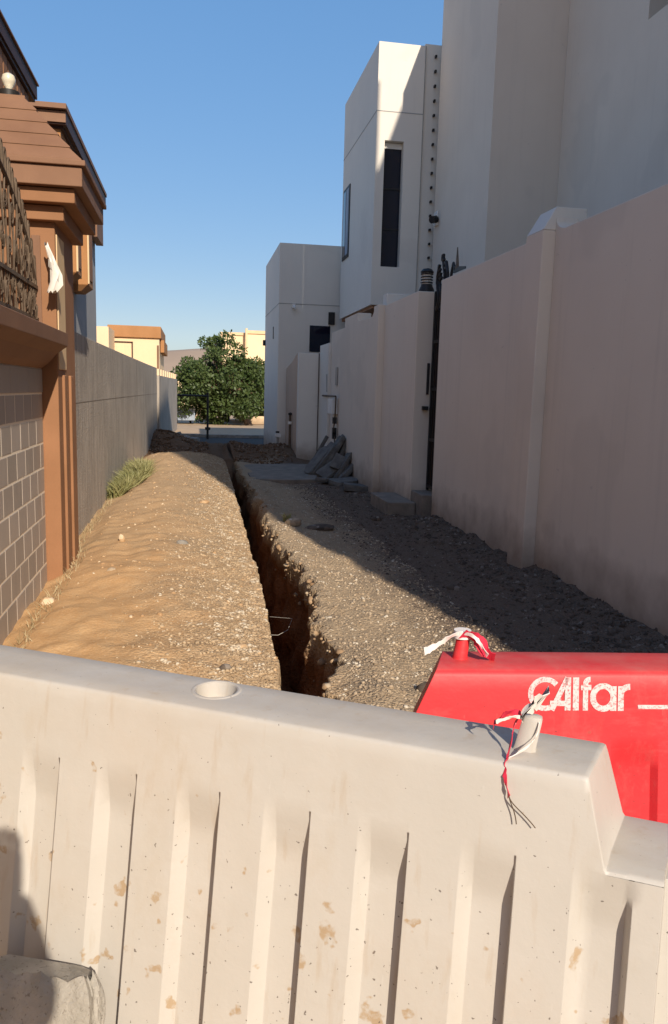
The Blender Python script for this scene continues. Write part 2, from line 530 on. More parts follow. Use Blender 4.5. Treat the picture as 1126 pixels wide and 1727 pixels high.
def lip_r(y):
    return interp(y, LIPR) + 0.065 * fbm(y * 1.7, 11.1) + 0.06 * fbm(y * 6, 5.5) + 0.03 * fbm(y * 17, 2.5)

def z_left(x, y):
    L = interp(y, LIPL)
    s = max(0.0, min(1.0, (x + 1.12) / (L + 1.12)))
    crest = interp(y, [(1, .02), (3, .16), (6, .2), (11, .22), (15.5, .30), (17.0, .22), (18.2, .05), (30, 0)])
    edge = interp(y, [(1, 0), (3, .08), (15.5, .10), (17.2, .03), (30, 0)])
    z = edge + (crest - edge) * math.sin(math.pi * min(1.0, s * 0.98 + 0.02)) ** 0.8
    if s < 0.15:
        z = z * (0.45 + 0.55 * s / 0.15)
    # spoil heap at the far left, against the wall
    z += 0.42 * math.exp(-((x + 0.85) / 0.75) ** 2 - ((y - 21.0) / 1.6) ** 2)
    return z

def z_right(x, y):
    z = 0.03 - 0.03 * min(1, max(0, (x - 0.9) / 0.6))
    z += 0.06 * max(0.0, 1 - abs(x - 0.98) / 0.22) * (0.5 + 0.8 * fbm(y * 1.1, 2.2))
    # loose chippings banked against the walls, soil heap in the far corner
    z += 0.10 * max(0.0, (x - 2.45) / 0.5) ** 1.5 * (0.8 + 0.5 * fbm(y * 1.4, 4.0)) * (1.0 if y < 9.3 else 0.35)
    z += 0.30 * math.exp(-((x - 2.0) / 0.55) ** 2 - ((y - 18.2) / 1.3) ** 2)
    z += 0.20 * math.exp(-((x - 1.0) / 0.9) ** 2 - ((y - 19.6) / 1.3) ** 2)
    return z

def surf_noise(x, y, amp=1.0):
    return amp * (0.030 * fbm(x * 1.6, y * 1.6, 1.0, 3) + 0.018 * fbm(x * 5, y * 5, 2.0, 2) + 0.007 * fbm(x * 11, y * 11, 3.0, 1))

NL, NW, NF, NR = 56, 12, 7, 74
ys = list(np.arange(-6, 2.0, 0.4)) + list(np.arange(2.0, 9.0, 0.032)) + list(np.arange(9.0, 19.0, 0.06)) + list(np.arange(19.0, 22.6, 0.12))
ys[-1] = 22.6
verts, faces = [], []
for y in ys:
    dpt = trench_depth(y)
    L, Rr = lip_l(y), lip_r(y)
    if dpt <= 0:
        L, Rr = interp(y, LIPL), interp(y, LIPR)
    row = []
    for i in range(NL):
        tt = i / (NL - 1)
        x = -1.6 + (L + 1.6) * (1 - (1 - tt) ** 1.25)
        row.append((x, y, z_left(x, y) + surf_noise(x, y)))
    zl = row[-1][2]
    zr = z_right(Rr, y) + surf_noise(Rr, y)
    bot = -1.15 * dpt
    for i in range(1, NW + 1):
        s = i / (NW + 0.0)
        zz = zl + (bot - zl) * s
        cut = (0.03 * s + 0.05 * fbm(y * 3, s * 2.5, 5) * (s * (1.2 - s) + 0.05) + 0.02 * fbm(y * 12, s * 9, 6)) * dpt
        row.append((L + cut, y, zz))
    for i in range(1, NF):
        s = i / NF
        x = L + 0.03 + (Rr - L - 0.1) * s
        row.append((x, y, bot + 0.05 * fbm(x * 5, y * 3, 8) * dpt + (zl + (zr - zl) * s) * (1 - dpt)))
    for i in range(NW, 0, -1):
        s = i / (NW + 0.0)
        zz = zr + (bot - zr) * s
        cut = (-0.04 * s + 0.16 * fbm(y * 2.2, s * 2.0, 9) * (s * (1.3 - s) + 0.06) + 0.075 * fbm(y * 6, s * 5, 10, 3)) * dpt
        row.append((Rr + cut, y, zz))
    for i in range(NR):
        tt = i / (NR - 1)
        x = Rr + (3.35 - Rr) * tt ** 1.15
        row.append((x, y, z_right(x, y) + surf_noise(x, y)))
    verts += row
nc = NL + NW + NF - 1 + NW + NR
for j in range(len(ys) - 1):
    for i in range(nc - 1):
        a = j * nc + i
        faces.append((a, a + 1, a + nc + 1, a + nc))
gb = MB()
gb.v, gb.f = verts, faces
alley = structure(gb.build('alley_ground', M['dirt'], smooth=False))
alley.data.shade_smooth()

gb = MB()
Z0 = -0.012
for x0, x1, y0, y1 in ((-600, -1.5, -400, 900), (3.3, 600, -400, 900), (-1.5, 3.3, -400, -5.9), (-1.5, 3.3, 22.5, 900)):
    gb.add([(x0, y0, Z0), (x1, y0, Z0), (x1, y1, Z0), (x0, y1, Z0)], [(0, 1, 2, 3)])
structure(gb.build('ground', M['sand']))
gb = MB().box(-40, 40, 22.7, 25.6, -0.011, -0.004)
structure(gb.build('road', M['asphalt']))
structure(MB().box(-40, 40, 25.6, 25.75, -0.011, 0.10).build('kerb', M['conc'], bevel=0.015))

# pale hills on the horizon
rings = []
hv, hf = [], []
NX, NY = 80, 10
for j in range(NY):
    for i in range(NX):
        x = -500 + 1000 * i / (NX - 1)
        y = 230 + 20 * j
        prof = math.sin(math.pi * min(1, (j + 0.01) / 6))
        z = -0.5 + max(0, prof) * (12.5 + 5 * fbm(x * 0.012, 1.5) + 2.0 * fbm(x * 0.05, y * 0.02))
        hv.append((x, y, z))
for j in range(NY - 1):
    for i in range(NX - 1):
        a = j * NX + i
        hf.append((a, a + 1, a + NX + 1, a + NX))
gb = MB()
gb.v, gb.f = hv, hf
structure(gb.build('hill', M['hill'], smooth=True))

# poured concrete crossing over the right half of the alley
pv = [(0.98, 13.35), (1.6, 13.25), (2.2, 13.4), (2.70, 13.35), (2.70, 16.1), (1.9, 16.25), (1.0, 16.0), (0.96, 14.6)]
structure(MB().prism_z(pv, -0.05, 0.055).build('pavement', M['conc_dark'], bevel=0.01))

# ------------------------------------------------------------------ right side: boundary walls
def scallop(y0, y1, ztop, ends):
    poly = [(y0, -0.3)]
    N = 14
    def z(y):
        zz = ztop
        for ye, h, w in ends:
            d = abs(y - ye)
            if d < w:
                zz = ztop + h * (1 - math.sqrt(max(0, 1 - (1 - d / w) ** 2)))
        return zz
    yy = sorted(set([y0, y1] + [ye + sgn * w * k / N for ye, h, w in ends for sgn in (-1, 1) for k in range(N + 1) if y0 <= ye + sgn * w * k / N <= y1]))
    return [(y0, -0.3)] + [(y, z(y)) for y in yy] + [(y1, -0.3)]

w = MB().prism_x(scallop(-9, 6.42, 2.92, [(6.42, 0.12, 0.22)]), 2.96, 3.16)
tag(w.build('boundary_wall', M['paint'], base=(3.06, 0, 0), bevel=0.01), 'tall cream rendered wall at the right edge, nearest the red barrier', 'wall')

t_ = thing('wall_pillar', 'cream wall pillar with raised cap in the right-hand near wall', 'pillar', (3.04, 6.58, 0))
MB().box(2.85, 3.25, 6.42, 6.76, -0.3, 2.93).build('shaft', M['paint'], t_, bevel=0.01)
MB().loft([[(2.85, 6.42, 2.93), (3.25, 6.42, 2.93), (3.25, 6.76, 2.93), (2.85, 6.76, 2.93)], [(2.96, 6.425, 3.12), (3.23, 6.425, 3.12), (3.23, 6.74, 3.12), (2.96, 6.74, 3.12)]]).build('cap', M['paint_white'], t_, bevel=0.006)

w = MB().prism_x(scallop(6.76, 9.45, 2.92, [(6.76, 0.10, 0.25)]), 2.94, 3.14)
tag(w.build('boundary_wall', M['paint'], base=(3.04, 8.1, 0), bevel=0.01), 'cream rendered wall between the capped pillar and the dark gate', 'wall')

w = MB().box(2.81, 3.16, 10.0, 11.8, -0.3, 2.85)
tag(w.build('boundary_wall', M['paint'], base=(2.95, 10.9, 0), bevel=0.01), 'short cream wall section just beyond the dark gate', 'wall')

t_ = thing('wall_pillar', 'slim cream wall pillar with a taller cap beyond the gate', 'pillar', (2.9, 11.95, 0))
MB().box(2.71, 3.12, 11.8, 12.1, -0.3, 2.86).build('shaft', M['paint'], t_, bevel=0.01)
MB().box(2.84, 3.18, 11.82, 12.08, 2.86, 3.03).build('cap', M['paint_white'], t_, bevel=0.01)

t_ = thing('boundary_wall', 'long cream wall with stepped top behind the broken slabs', 'wall', (2.8, 14, 0))
MB().prism_x([(12.1, -0.3), (12.1, 2.80), (12.25, 2.72), (13.35, 2.74), (13.35, 2.88), (14.5, 2.88), (14.5, 2.72), (15.9, 2.72), (15.9, -0.3)], 2.715, 2.95).build('wall_panel', M['paint'], t_, bevel=0.01)
MB().box(2.66, 2.95, 15.9, 17.0, -0.3, 2.52).build('end_panel', M['paint_white'], t_, bevel=0.01)

t_ = thing('boundary_wall', 'return wall corner with a standpipe, warm bounce light painted on its side, in front of the far villa', 'wall', (2.4, 17.5, 0))
MB().box(2.21, 2.80, 17.05, 17.25, -0.3, 2.36).build('front_panel', M['paint_white'], t_, bevel=0.01)
MB().prism_x([(17.25, -0.3), (17.25, 2.36), (18.2, 2.2), (19.25, 2.08), (19.25, -0.3)], 2.2, 2.4).build('side_panel', M['paint_bounce_tan'], t_, bevel=0.01)  # reflected warm light put into this side's colour
MB().box(2.64, 2.655, 17.035, 17.05, 0, 2.36).build('joint_strip', M['darkbrown'], t_)

# concrete steps before the gate
st = MB().box(2.45, 2.81, 9.72, 10.75, -0.1, 0.17)
tag(st.build('concrete_step', M['conc_dark'], base=(2.7, 10.2, 0), bevel=0.012), 'low grey concrete step block below the dark gate', 'step')
st = MB().box(2.82, 3.2, 9.46, 9.995, -0.1, 0.30)
tag(st.build('concrete_step', M['conc_dark'], base=(3.0, 9.7, 0), bevel=0.012), 'upper concrete threshold step inside the gate opening', 'step')

# ornate dark gate
t_ = thing('iron_gate', 'narrow dark iron gate with scrolled top between cream walls', 'gate', (3.04, 9.72, 0.3))
MB().box(3.045, 3.06, 9.47, 9.98, 0.33, 2.62).build('sheet', M['gate'], t_)
fr = MB()
fr.box(3.02, 3.045, 9.46, 9.52, 0.31, 2.85)
fr.box(3.02, 3.045, 9.94, 9.99, 0.31, 2.85)
for z in (0.34, 0.95, 1.6, 2.2, 2.62):
    fr.box(3.022, 3.043, 9.5, 9.95, z, z + 0.04)
fr.build('gate_frame', M['black'], t_)
for k in range(5):
    y = 9.56 + 0.085 * k
    MB().tube([(3.035, y, 0.35), (3.035, y, 2.85 + 0.05 * math.sin(k))], 0.008).build('bar', M['black'], t_)
for k in range(4):
    y = 9.55 + 0.11 * k
    h = 3.16 + 0.12 * math.sin(k * 2.1)
    pth = [(3.03, y, 2.6)] + [(3.03, y + 0.05 * math.sin(a * 0.9 + k), 2.6 + (h - 2.6) * a / 8) for a in range(1, 9)]
    a0 = pth[-1]
    pth += [(3.03, a0[1] + 0.04 * math.sin(q), a0[2] - 0.04 + 0.04 * math.cos(q)) for q in (0.6, 1.4, 2.2, 3.2, 4.2)]
    MB().tube(pth, 0.021, 6).build('scroll', M['black'], t_)
MB().box(2.92, 2.99, 9.93, 10.0, 1.35, 1.4).build('latch', M['black'], t_)
MB().tube([(2.98, 9.975, 1.55), (2.98, 9.975, 1.95)], 0.018).build('pull_handle', M['black'], t_)
# spear-shaped finial leaning over the wall top
t_ = thing('iron_finial', 'black arrow-shaped iron finial on the wall top beside the gate', 'finial', (3.03, 9.3, 2.9))
MB().tube([(3.03, 9.42, 2.80), (3.03, 9.36, 3.0), (3.03, 9.30, 3.10), (3.03, 9.24, 3.02)], 0.018).build('stem', M['black'], t_)
MB().loft([[(3.02, 9.28, 2.98), (3.04, 9.28, 2.98), (3.04, 9.28, 3.06), (3.02, 9.28, 3.06)], [(3.025, 8.86, 2.975), (3.035, 8.86, 2.975), (3.035, 8.86, 3.0), (3.025, 8.86, 3.0)]]).build('blade', M['black'], t_)
MB().loft([[(3.02, 9.20, 3.02), (3.04, 9.20, 3.02), (3.04, 9.12, 3.02), (3.02, 9.12, 3.02)], [(3.027, 9.19, 3.26), (3.033, 9.19, 3.26), (3.033, 9.17, 3.26), (3.027, 9.17, 3.26)]]).build('spike', M['iron'], t_)

# round slatted lamp on the gate pier
t_ = thing('pier_lamp', 'small black and white ringed lamp on the wall beside the gate', 'lamp', (2.95, 10.12, 2.85))
MB().lathe(2.95, 10.12, [(0.10, 2.85), (0.10, 2.88), (0.075, 2.93), (0.075, 2.95)]).build('lamp_base', M['black'], t_, smooth=True)
MB().lathe(2.95, 10.12, [(0.06, 2.95), (0.06, 3.1)]).build('diffuser', M['white'], t_, smooth=True)
for z in (2.965, 3.0, 3.035, 3.07):
    MB().lathe(2.95, 10.12, [(0.078, z), (0.082, z + 0.005), (0.078, z + 0.012)]).build('ring', M['black'], t_, smooth=True)
MB().lathe(2.95, 10.12, [(0.082, 3.09), (0.085, 3.11), (0.06, 3.14), (0.0, 3.155)]).build('lamp_cap', M['black'], t_, smooth=True)

# ------------------------------------------------------------------ right side: villas
# villa A, the tall near one
t_ = thing('villa', 'tall grey-cream villa rising over the wall at the top right', 'house', (7.5, 8, 0))
MB().box(4.55, 10.5, 12.4, 15.3, 0, 9.0).build('wing', M['villa_paint'], t_)
a = MB()
a.box(5.7, 10.5, -3, 8.0, 0, 12.0)  # out of view, raised higher to shade the wing
a.box(5.7, 10.5, 10.05, 12.395, 0, 9.3)
a.box(5.7, 10.5, 8.0, 10.05, 0, 6.35)
a.box(5.7, 10.5, 8.0, 10.05, 8.5, 9.3)
a.box(6.35, 10.4, 8.0, 10.05, 6.35, 8.5)
a.build('main_wall', M['villa_paint'], t_)
MB().box(6.30, 6.345, 8.1, 9.95, 6.4, 8.4).build('window', M['glass'], t_)
MB().box(3.6, 5.69, -3.3, 4.9, 0, 13.6).build('added_shade_tower', M['villa_paint'], t_)  # unseen tower, added to throw shade down the alley

# security camera on the villa's corner
t_ = thing('security_camera', 'small white security camera on the near villa corner', 'camera', (4.5, 15.2, 4.75))
MB().box(4.505, 4.548, 15.0, 15.2, 4.72, 4.98).build('bracket', M['white'], t_, bevel=0.01)
MB().tube([(4.50, 15.02, 4.83), (4.40, 14.95, 4.80)], 0.07, 10).build('camera_head', M['black'], t_, smooth=True)

# villa B, white with the tall window, upper floor jutting out
t_ = thing('villa', 'white villa with tall dark slit window and sunlit upper corner', 'house', (5.5, 17.2, 0))
b = MB()
b.box(3.4, 3.57, 15.5, 18.9, 3.26, 8.04)
b.box(3.57, 3.945, 15.5, 18.9, 3.26, 3.99)
b.box(3.57, 3.945, 15.5, 18.9, 6.31, 8.04)
b.box(3.57, 3.945, 15.72, 18.9, 3.99, 6.31)
b.box(3.945, 4.30, 15.5, 18.9, 3.26, 8.04)
b.box(4.30, 8.5, 15.53, 18.9, 3.26, 8.09)
b.build('upper_wall', M['paint_white'], t_)
MB().box(3.95, 8.4, 15.9, 18.8, 0, 3.255).build('lower_wall', M['paint'], t_)
MB().box(3.45, 8.4, 15.55, 18.85, 3.20, 3.258).build('soffit', M['brown'], t_)
win = MB().box(3.575, 3.94, 15.66, 15.70, 3.995, 6.305).build('window', M['glass'], t_)
MB().box(3.575, 3.94, 15.63, 15.66, 6.20, 6.30).build('window_head', M['white'], t_)
for z in (4.7, 5.45):
    MB().box(3.575, 3.94, 15.645, 15.66, z, z + 0.03).build('window_bar', M['black'], t_)
s = MB().box(3.38, 3.40, 17.95, 18.7, 4.55, 6.1).build('window', M['black'], t_)
MB().box(3.372, 3.38, 18.02, 18.3, 4.62, 6.03).build('pane', M['bluegrey'], t_)
MB().box(3.372, 3.38, 18.35, 18.63, 4.62, 6.03).build('pane', M['glass'], t_)
MB().box(3.398, 4.3, 15.494, 15.50, 6.82, 6.835).build('groove', M['greywall'], t_)
MB().box(3.394, 3.40, 15.5, 18.9, 6.82, 6.835).build('groove', M['greywall'], t_)
MB().box(4.295, 4.31, 15.496, 15.53, 3.26, 8.04).build('groove', M['grey'], t_)
for k in range(15):
    z = 7.85 - k * 0.262
    MB().box(4.485 + 0.002 * k, 4.52 + 0.002 * k, 15.46, 15.53, z, z + 0.04).build('wall_peg', M['black'], t_)

# villa C, the far grey one
t_ = thing('villa', 'plain blue-grey flat-roofed villa at the far right of the alley', 'house', (4.5, 21, 0))
MB().box(2.0, 9, 19.3, 23.0, 0, 5.0).build('wall', M['paint_white'], t_)
MB().box(1.994, 2.0, 19.3, 23.0, 3.60, 3.615).build('groove', M['grey'], t_)
MB().box(1.994, 9, 19.294, 19.30, 3.60, 3.615).build('groove', M['grey'], t_)
wv = MB().box(2.75, 3.25, 19.28, 19.299, 2.5, 3.12).build('window', M['glass'], t_)
MB().box(1.985, 2.0, 20.5, 20.6, 2.85, 3.15).build('vent', M['black'], t_)
MB().box(3.2, 3.35, 19.25, 19.299, 3.16, 3.45).build('vent', M['black'], t_)
MB().box(1.93, 1.99, 22.8, 22.95, 2.8, 2.95).build('lamp_box', M['black'], t_)

t_ = thing('security_camera', 'tiny white camera on the far grey villa wall', 'camera', (2.35, 19.25, 3.56))
MB().box(2.31, 2.39, 19.24, 19.293, 3.5, 3.6).build('bracket', M['white'], t_, bevel=0.008)
MB().tube([(2.35, 19.24, 3.54), (2.37, 19.1, 3.5)], 0.035, 8).build('camera_head', M['white'], t_, smooth=True)

# meter and loose cables on the stepped wall
t_ = thing('meter_box', 'white meter box with dangling cables on the far cream wall', 'meter', (2.7, 15.3, 1.3))
MB().box(2.60, 2.712, 15.0, 15.5, 1.13, 1.42).build('box', M['white'], t_, bevel=0.008)
MB().box(2.695, 2.712, 15.05, 15.25, 1.68, 2.02).build('niche', M['grey'], t_)
MB().tube([(2.64, 14.85, 1.47), (2.64, 16.4, 1.47)], 0.018).build('rail', M['iron'], t_)
MB().tube([(2.66, 14.92, 1.47), (2.66, 14.95, 1.1), (2.64, 14.97, 0.85), (2.67, 14.9, 0.5), (2.65, 14.93, 0.1)], 0.014).build('cable', M['iron'], t_)
for z in (0.95, 0.75, 0.66):
    MB().box(2.62, 2.69, 14.93, 15.03, z, z + 0.12).build('clamp', M['black'], t_)
MB().tube([(2.66, 16.0, 1.9), (2.66, 15.95, 1.55)], 0.02).build('conduit', M['grey'], t_)

t_ = thing('standpipe', 'dark standpipe with white collar against the return wall', 'pipe', (2.12, 18.2, 0.2))
MB().tube([(2.15, 17.9, 0.1), (2.15, 17.9, 1.0)], 0.03, 8).build('pipe', M['iron'], t_, smooth=True)
MB().lathe(2.15, 17.9, [(0.045, 0.8), (0.045, 0.86)], 10).build('collar', M['white'], t_)
MB().lathe(2.15, 17.9, [(0.04, 1.0), (0.045, 1.05), (0.0, 1.07)], 10).build('cap', M['black'], t_)
t_ = thing('garden_tap', 'small white tap post on the soil heap by the far villa', 'tap', (1.95, 18.6, 0.25))
MB().tube([(1.95, 18.6, 0.2), (1.95, 18.6, 0.5)], 0.03, 8).build('post', M['grey'], t_)
MB().box(1.88, 2.02, 18.55, 18.65, 0.46, 0.54).build('tap_head', M['white'], t_, bevel=0.01)
MB().box(1.90, 1.98, 18.56, 18.64, 0.56, 0.6).build('handle', M['black'], t_)

# broken concrete slabs leant on the wall
def slab_mesh(L, W, T, seed, jag=0.08):
    rnd = random.Random(seed)
    pts = []
    for cx_, cy_ in ((-1, -1), (1, -1), (1, 1), (-1, 1)):          # four corners, some of them knocked off
        j1, j2 = rnd.uniform(-jag, jag) * 1.6, rnd.uniform(-jag, jag) * 1.6
        bx_, by_ = cx_ * L / 2 * (1 + j1), cy_ * W / 2 * (1 + j2)
        ch = rnd.choice((0.03, 0.05, 0.16, 0.3))
        a1 = (bx_ - cx_ * ch * W * rnd.uniform(.5, 1), by_)
        a2 = (bx_, by_ - cy_ * ch * W * rnd.uniform(.4, 1))
        pts += [a1, a2] if cx_ * cy_ < 0 else [a2, a1]
    mb = MB()
    mb.loft([[(x * .97, y * .97, -T / 2) for x, y in pts], [(x + rnd.uniform(-.01, .01), y + rnd.uniform(-.01, .01), 0) for x, y in pts], [(x * .97, y * .97, T / 2) for x, y in pts]])
    return mb

slabs = [  # centre, size, rotation (degrees xyz), label
    ((2.22, 14.30, .27), (.62, .40, .085), (5, -50, 8), 'short broken concrete slab lying outermost on the left of the leaning stack'),
    ((2.34, 14.22, .33), (.78, .42, .10), (3, -54, 3), 'second long broken slab from the left of the leaning stack'),
    ((2.47, 14.20, .39), (.90, .40, .085), (-3, -60, 2), 'third broken slab in the leaning stack, rising to its tallest point'),
    ((2.60, 14.28, .39), (.84, .42, .09), (3, -68, 5), 'upright broken slab flat against the cream wall, back of the stack'),
    ((2.36, 14.85, .45), (.66, .30, .07), (0, -62, -12), 'dark ridged slab piece poking up at the far left of the stack'),
    ((2.36, 13.72, .17), (.44, .26, .09), (24, -32, 22), 'square broken slab piece lying face up before the stack'),
    ((2.50, 13.66, .33), (.28, .20, .08), (34, -50, 34), 'small grey slab piece wedged high in the front of the stack'),
    ((2.58, 13.62, .27), (.54, .26, .07), (8, -58, -6), 'broken slab leaning right at the near end of the stack'),
    ((2.65, 13.42, .20), (.42, .22, .08), (-8, -46, 12), 'short broken slab at the lower right of the stack'),
    ((2.50, 12.95, .05), (.50, .36, .10), (4, -3, 20), 'flat broken concrete piece lying at the foot of the stack'),
    ((2.58, 12.35, .04), (.42, .46, .10), (-3, 4, -15), 'grey paving fragment lying apart, nearest the wall pillar'),
    ((2.20, 13.15, .07), (.34, .22, .06), (2, 6, 50), 'small flat slab fragment left of the stack on the pavement'),
]
for k, (c_, s_, r_, lab) in enumerate(slabs):
    o = slab_mesh(*s_, seed=k + 3).build('concrete_slab', M['slab'], bevel=0.004)
    o.location = c_
    o.rotation_euler = tuple(R(q) for q in r_)
    tag(o, lab, 'concrete slab', 'broken slabs leant against the cream wall')

# ------------------------------------------------------------------ left side: tiled wall, pillar, fence
t_ = thing('tiled_wall', 'grey tiled wall with pale joints and brown ledge at the left edge', 'wall', (-1.2, 4.5, 0))
MB().box(-1.3, -1.1005, -5, 6.15, -0.3, 1.66).build('mortar_bed', M['mortar'], t_)
TH, TW, J = 0.1815, 0.262, 0.014
tile_me = None
rnd = random.Random(2)
for r_ in range(8):
    z0 = 0.03 + r_ * TH
    off = 0.13 * (r_ % 2) + rnd.uniform(-0.02, 0.02)
    k = 0
    y1 = 6.148
    first = True
    while y1 > 2.2:
        wd = TW * (0.5 if (first and r_ % 2) else 1.0)
        y0 = y1 - wd
        z_a, z_b = z0 + J / 2, z0 + TH - J / 2
        pr = rnd.uniform(-0.002, 0.002)
        MB().box(-1.11, -1.0985 + pr * .4, y0 + J / 2, y1 - J / 2, z_a, z_b).build('tile', M['tile'], t_, bevel=0.0025, seg=1)
        y1 = y0
        first = False
y1 = 6.148
while y1 > 2.2:
    MB().box(-1.11, -1.094, y1 - 0.52 + 0.003, y1 - 0.003, 0.03 + 8 * TH + 0.006, 1.655).build('panel', M['tile'], t_, bevel=0.003, seg=1)
    y1 -= 0.52
cp = MB()
prof = [(-1.3, 1.66), (-1.09, 1.66), (-1.04, 1.70), (-0.98, 1.77), (-0.905, 1.825), (-0.90, 1.915), (-1.02, 1.94), (-1.3, 1.95)]
cp.loft([[(x, -5, z) for x, z in prof], [(x, 6.11, z) for x, z in prof]])
cp.build('ledge', M['brown_trim'], t_, bevel=0.004)

# iron fence on the ledge, sweeping down to the pillar
t_ = thing('iron_fence', 'dense brown wrought-iron fence with scrolls on the tiled wall ledge', 'fence', (-1.12, 5, 1.95))
def ftop(y):
    return interp(y, [(2.5, 3.05), (5.0, 2.98), (5.3, 2.9), (5.6, 2.78), (5.9, 2.62), (6.12, 2.38)])
rl = MB()
rl.box(-1.135, -1.105, 2.5, 6.14, 1.99, 2.02)
rl.box(-1.135, -1.105, 2.5, 6.14, 2.22, 2.245)
rl.build('rail', M['iron'], t_)
rl = MB().tube([(-1.12, y, ftop(y) - 0.12) for y in np.arange(2.5, 6.13, 0.12)], 0.014)
rl.build('top_rail', M['iron'], t_)
rnd = random.Random(5)
y = 3.6
k = 0
while y < 6.1:
    h = ftop(y)
    pk = MB()
    wob = [(-1.12 + rnd.uniform(-.006, .006), y + rnd.uniform(-.008, .008), 1.94 + (h - 1.94) * q / 9) for q in range(10)]
    tp = wob[-1]                             # hairpin top
    wob += [(-1.12, tp[1] + 0.022 * (1 - math.cos(a_)), tp[2] + 0.03 * math.sin(a_)) for a_ in (0.6, 1.2, 1.9, 2.6)] + [(-1.12, tp[1] + 0.05, tp[2] - 0.12)]
    pk.tube(wob, 0.0075, 5)
    for q in range(3):                       # forged scrolls
        zc = 2.06 + (h - 2.2) * (q + 0.2 + rnd.random() * 0.5) / 3
        sg = 1 if (k + q) % 2 else -1
        rr = rnd.uniform(0.030, 0.046)
        sc_ = []
        for n_ in range(15):
            a_ = -1.4 + n_ * 0.46
            r_ = rr * (1 - 0.052 * n_)
            sc_.append((-1.114, y + sg * (rr - r_ * math.cos(a_)), zc + 1.7 * r_ * math.sin(a_)))
        pk.tube(sc_, 0.0062, 5, 0.0035)
        if rnd.random() < 0.35:               # a leaf
            lf = rnd.uniform(0.07, 0.13)
            tl = rnd.uniform(-0.06, 0.06)
            zl_ = zc - 0.1
            pk.loft([[(-1.10 + dx, y + dy + tl * f_, zl_ + lf * f_) for dx, dy in ((0.006, -ww), (0.012, 0), (0.006, ww), (0, 0))] for f_, ww in ((0, .003), (.3, .011), (.6, .012), (.85, .006), (1, .001))])
    pk.build('picket', M['iron'], t_)
    y += 0.092
    k += 1

# white rag tied to the fence by the pillar
rg = MB()
pts = [(-1.02, 6.02, 2.52), (-0.99, 6.02, 2.44), (-0.975, 6.0, 2.38), (-0.955, 6.0, 2.33), (-0.96, 5.99, 2.26), (-0.985, 5.99, 2.20)]
rnd = random.Random(4)
rings = []
for i, q in enumerate(pts):
    rr = (0.013, 0.02, 0.03, 0.036, 0.042, 0.03)[i]
    rings.append([(q[0] + rr * math.cos(a_) * rnd.uniform(.55, 1.25), q[1] + rr * .7 * math.sin(a_) * rnd.uniform(.6, 1.2), q[2] + rnd.uniform(-.02, .02)) for a_ in np.linspace(0, 2 * math.pi, 15)[:-1]])
rg.loft(rings)
tag(rg.build('white_rag', M['cloth'], base=(-0.98, 6.0, 2.3), smooth=True), 'crumpled white rag knotted on the fence beside the brown pillar', 'rag')

# pillar with stepped capital and boarded hip roof
PX0, PX1, PY0, PY1 = -1.88, -0.985, 6.16, 7.03
t_ = thing('gate_pillar', 'brown pillar with stepped capital and boarded hip roof on the left', 'pillar', (-1.43, 6.6, 0))
MB().box(PX0, PX1, PY0, PY1, -0.3, 2.70).build('shaft', M['brown'], t_, bevel=0.008)
for y0, y1 in ((6.34, 6.44), (6.66, 6.78)):
    MB().box(PX1 - 0.01, PX1 + 0.02, y0, y1, -0.2, 1.62).build('fluting_strip', M['brown'], t_, bevel=0.008)
MB().box(PX1 - 0.01, PX1 + 0.008, 6.20, 6.52, 1.66, 2.62).build('pale_band', M['pcream'], t_, bevel=0.004)
MB().box(PX1 - 0.16, PX1 - 0.10, PY0 - 0.01, PY0 + 0.01, 1.95, 2.6).build('front_strip', M['brown_trim'], t_, bevel=0.004)
for e, z0, z1, mm in ((.075, 2.695, 2.795, 'brown'), (.165, 2.80, 2.895, 'brown'), (.225, 2.90, 3.03, 'brown_trim')):
    MB().box(PX0 - e, PX1 + e, PY0 - e, PY1 + e, z0, z1).build('moulding', M[mm], t_, bevel=0.006)
MB().box(PX0 - .25, PX1 + .25, PY0 - .25, PY1 + .25, 3.032, 3.07).build('moulding', M['brown_trim'], t_, bevel=0.006)
HB, HT, ZB, ZT = 0.655, 0.22, 3.072, 3.58
cx, cy = (PX0 + PX1) / 2 + 0.01, (PY0 + PY1) / 2
for k in range(5):
    f0, f1 = k / 5, (k + 1) / 5
    h0 = HB + (HT - HB) * f0 + 0.006
    h1 = HB + (HT - HB) * f1
    z0, z1 = ZB + (ZT - ZB) * f0 + 0.001, ZB + (ZT - ZB) * f1
    def sq(h, z):
        return [(cx - h, cy - h, z), (cx + h, cy - h, z), (cx + h, cy + h, z), (cx - h, cy + h, z)]
    MB().loft([sq(h0 - .03, z0), sq(h0, z0), sq(h0, z0 + 0.007), sq(h1, z1)]).build('roof_board', M['brown_trim'], t_)
MB().box(cx - HT, cx + HT, cy - HT, cy + HT, ZT, ZT + 0.02).build('roof_cap', M['brown_trim'], t_)
t_ = thing('globe_lamp', 'bare white bulb on a black drum atop the brown pillar', 'lamp', (-1.36, 6.62, ZT + 0.02))
MB().lathe(-1.36, 6.62, [(0.075, ZT + .02), (0.075, ZT + .115)], 24).build('lamp_base', M['black'], t_, smooth=True)
MB().lathe(-1.36, 6.62, [(0.022, ZT + .115), (0.024, ZT + .14), (0.045, ZT + .175), (0.05, ZT + .20), (0.042, ZT + .228), (0.02, ZT + .243), (0, ZT + .246)], 24).build('bulb', M['bulb'], t_, smooth=True)

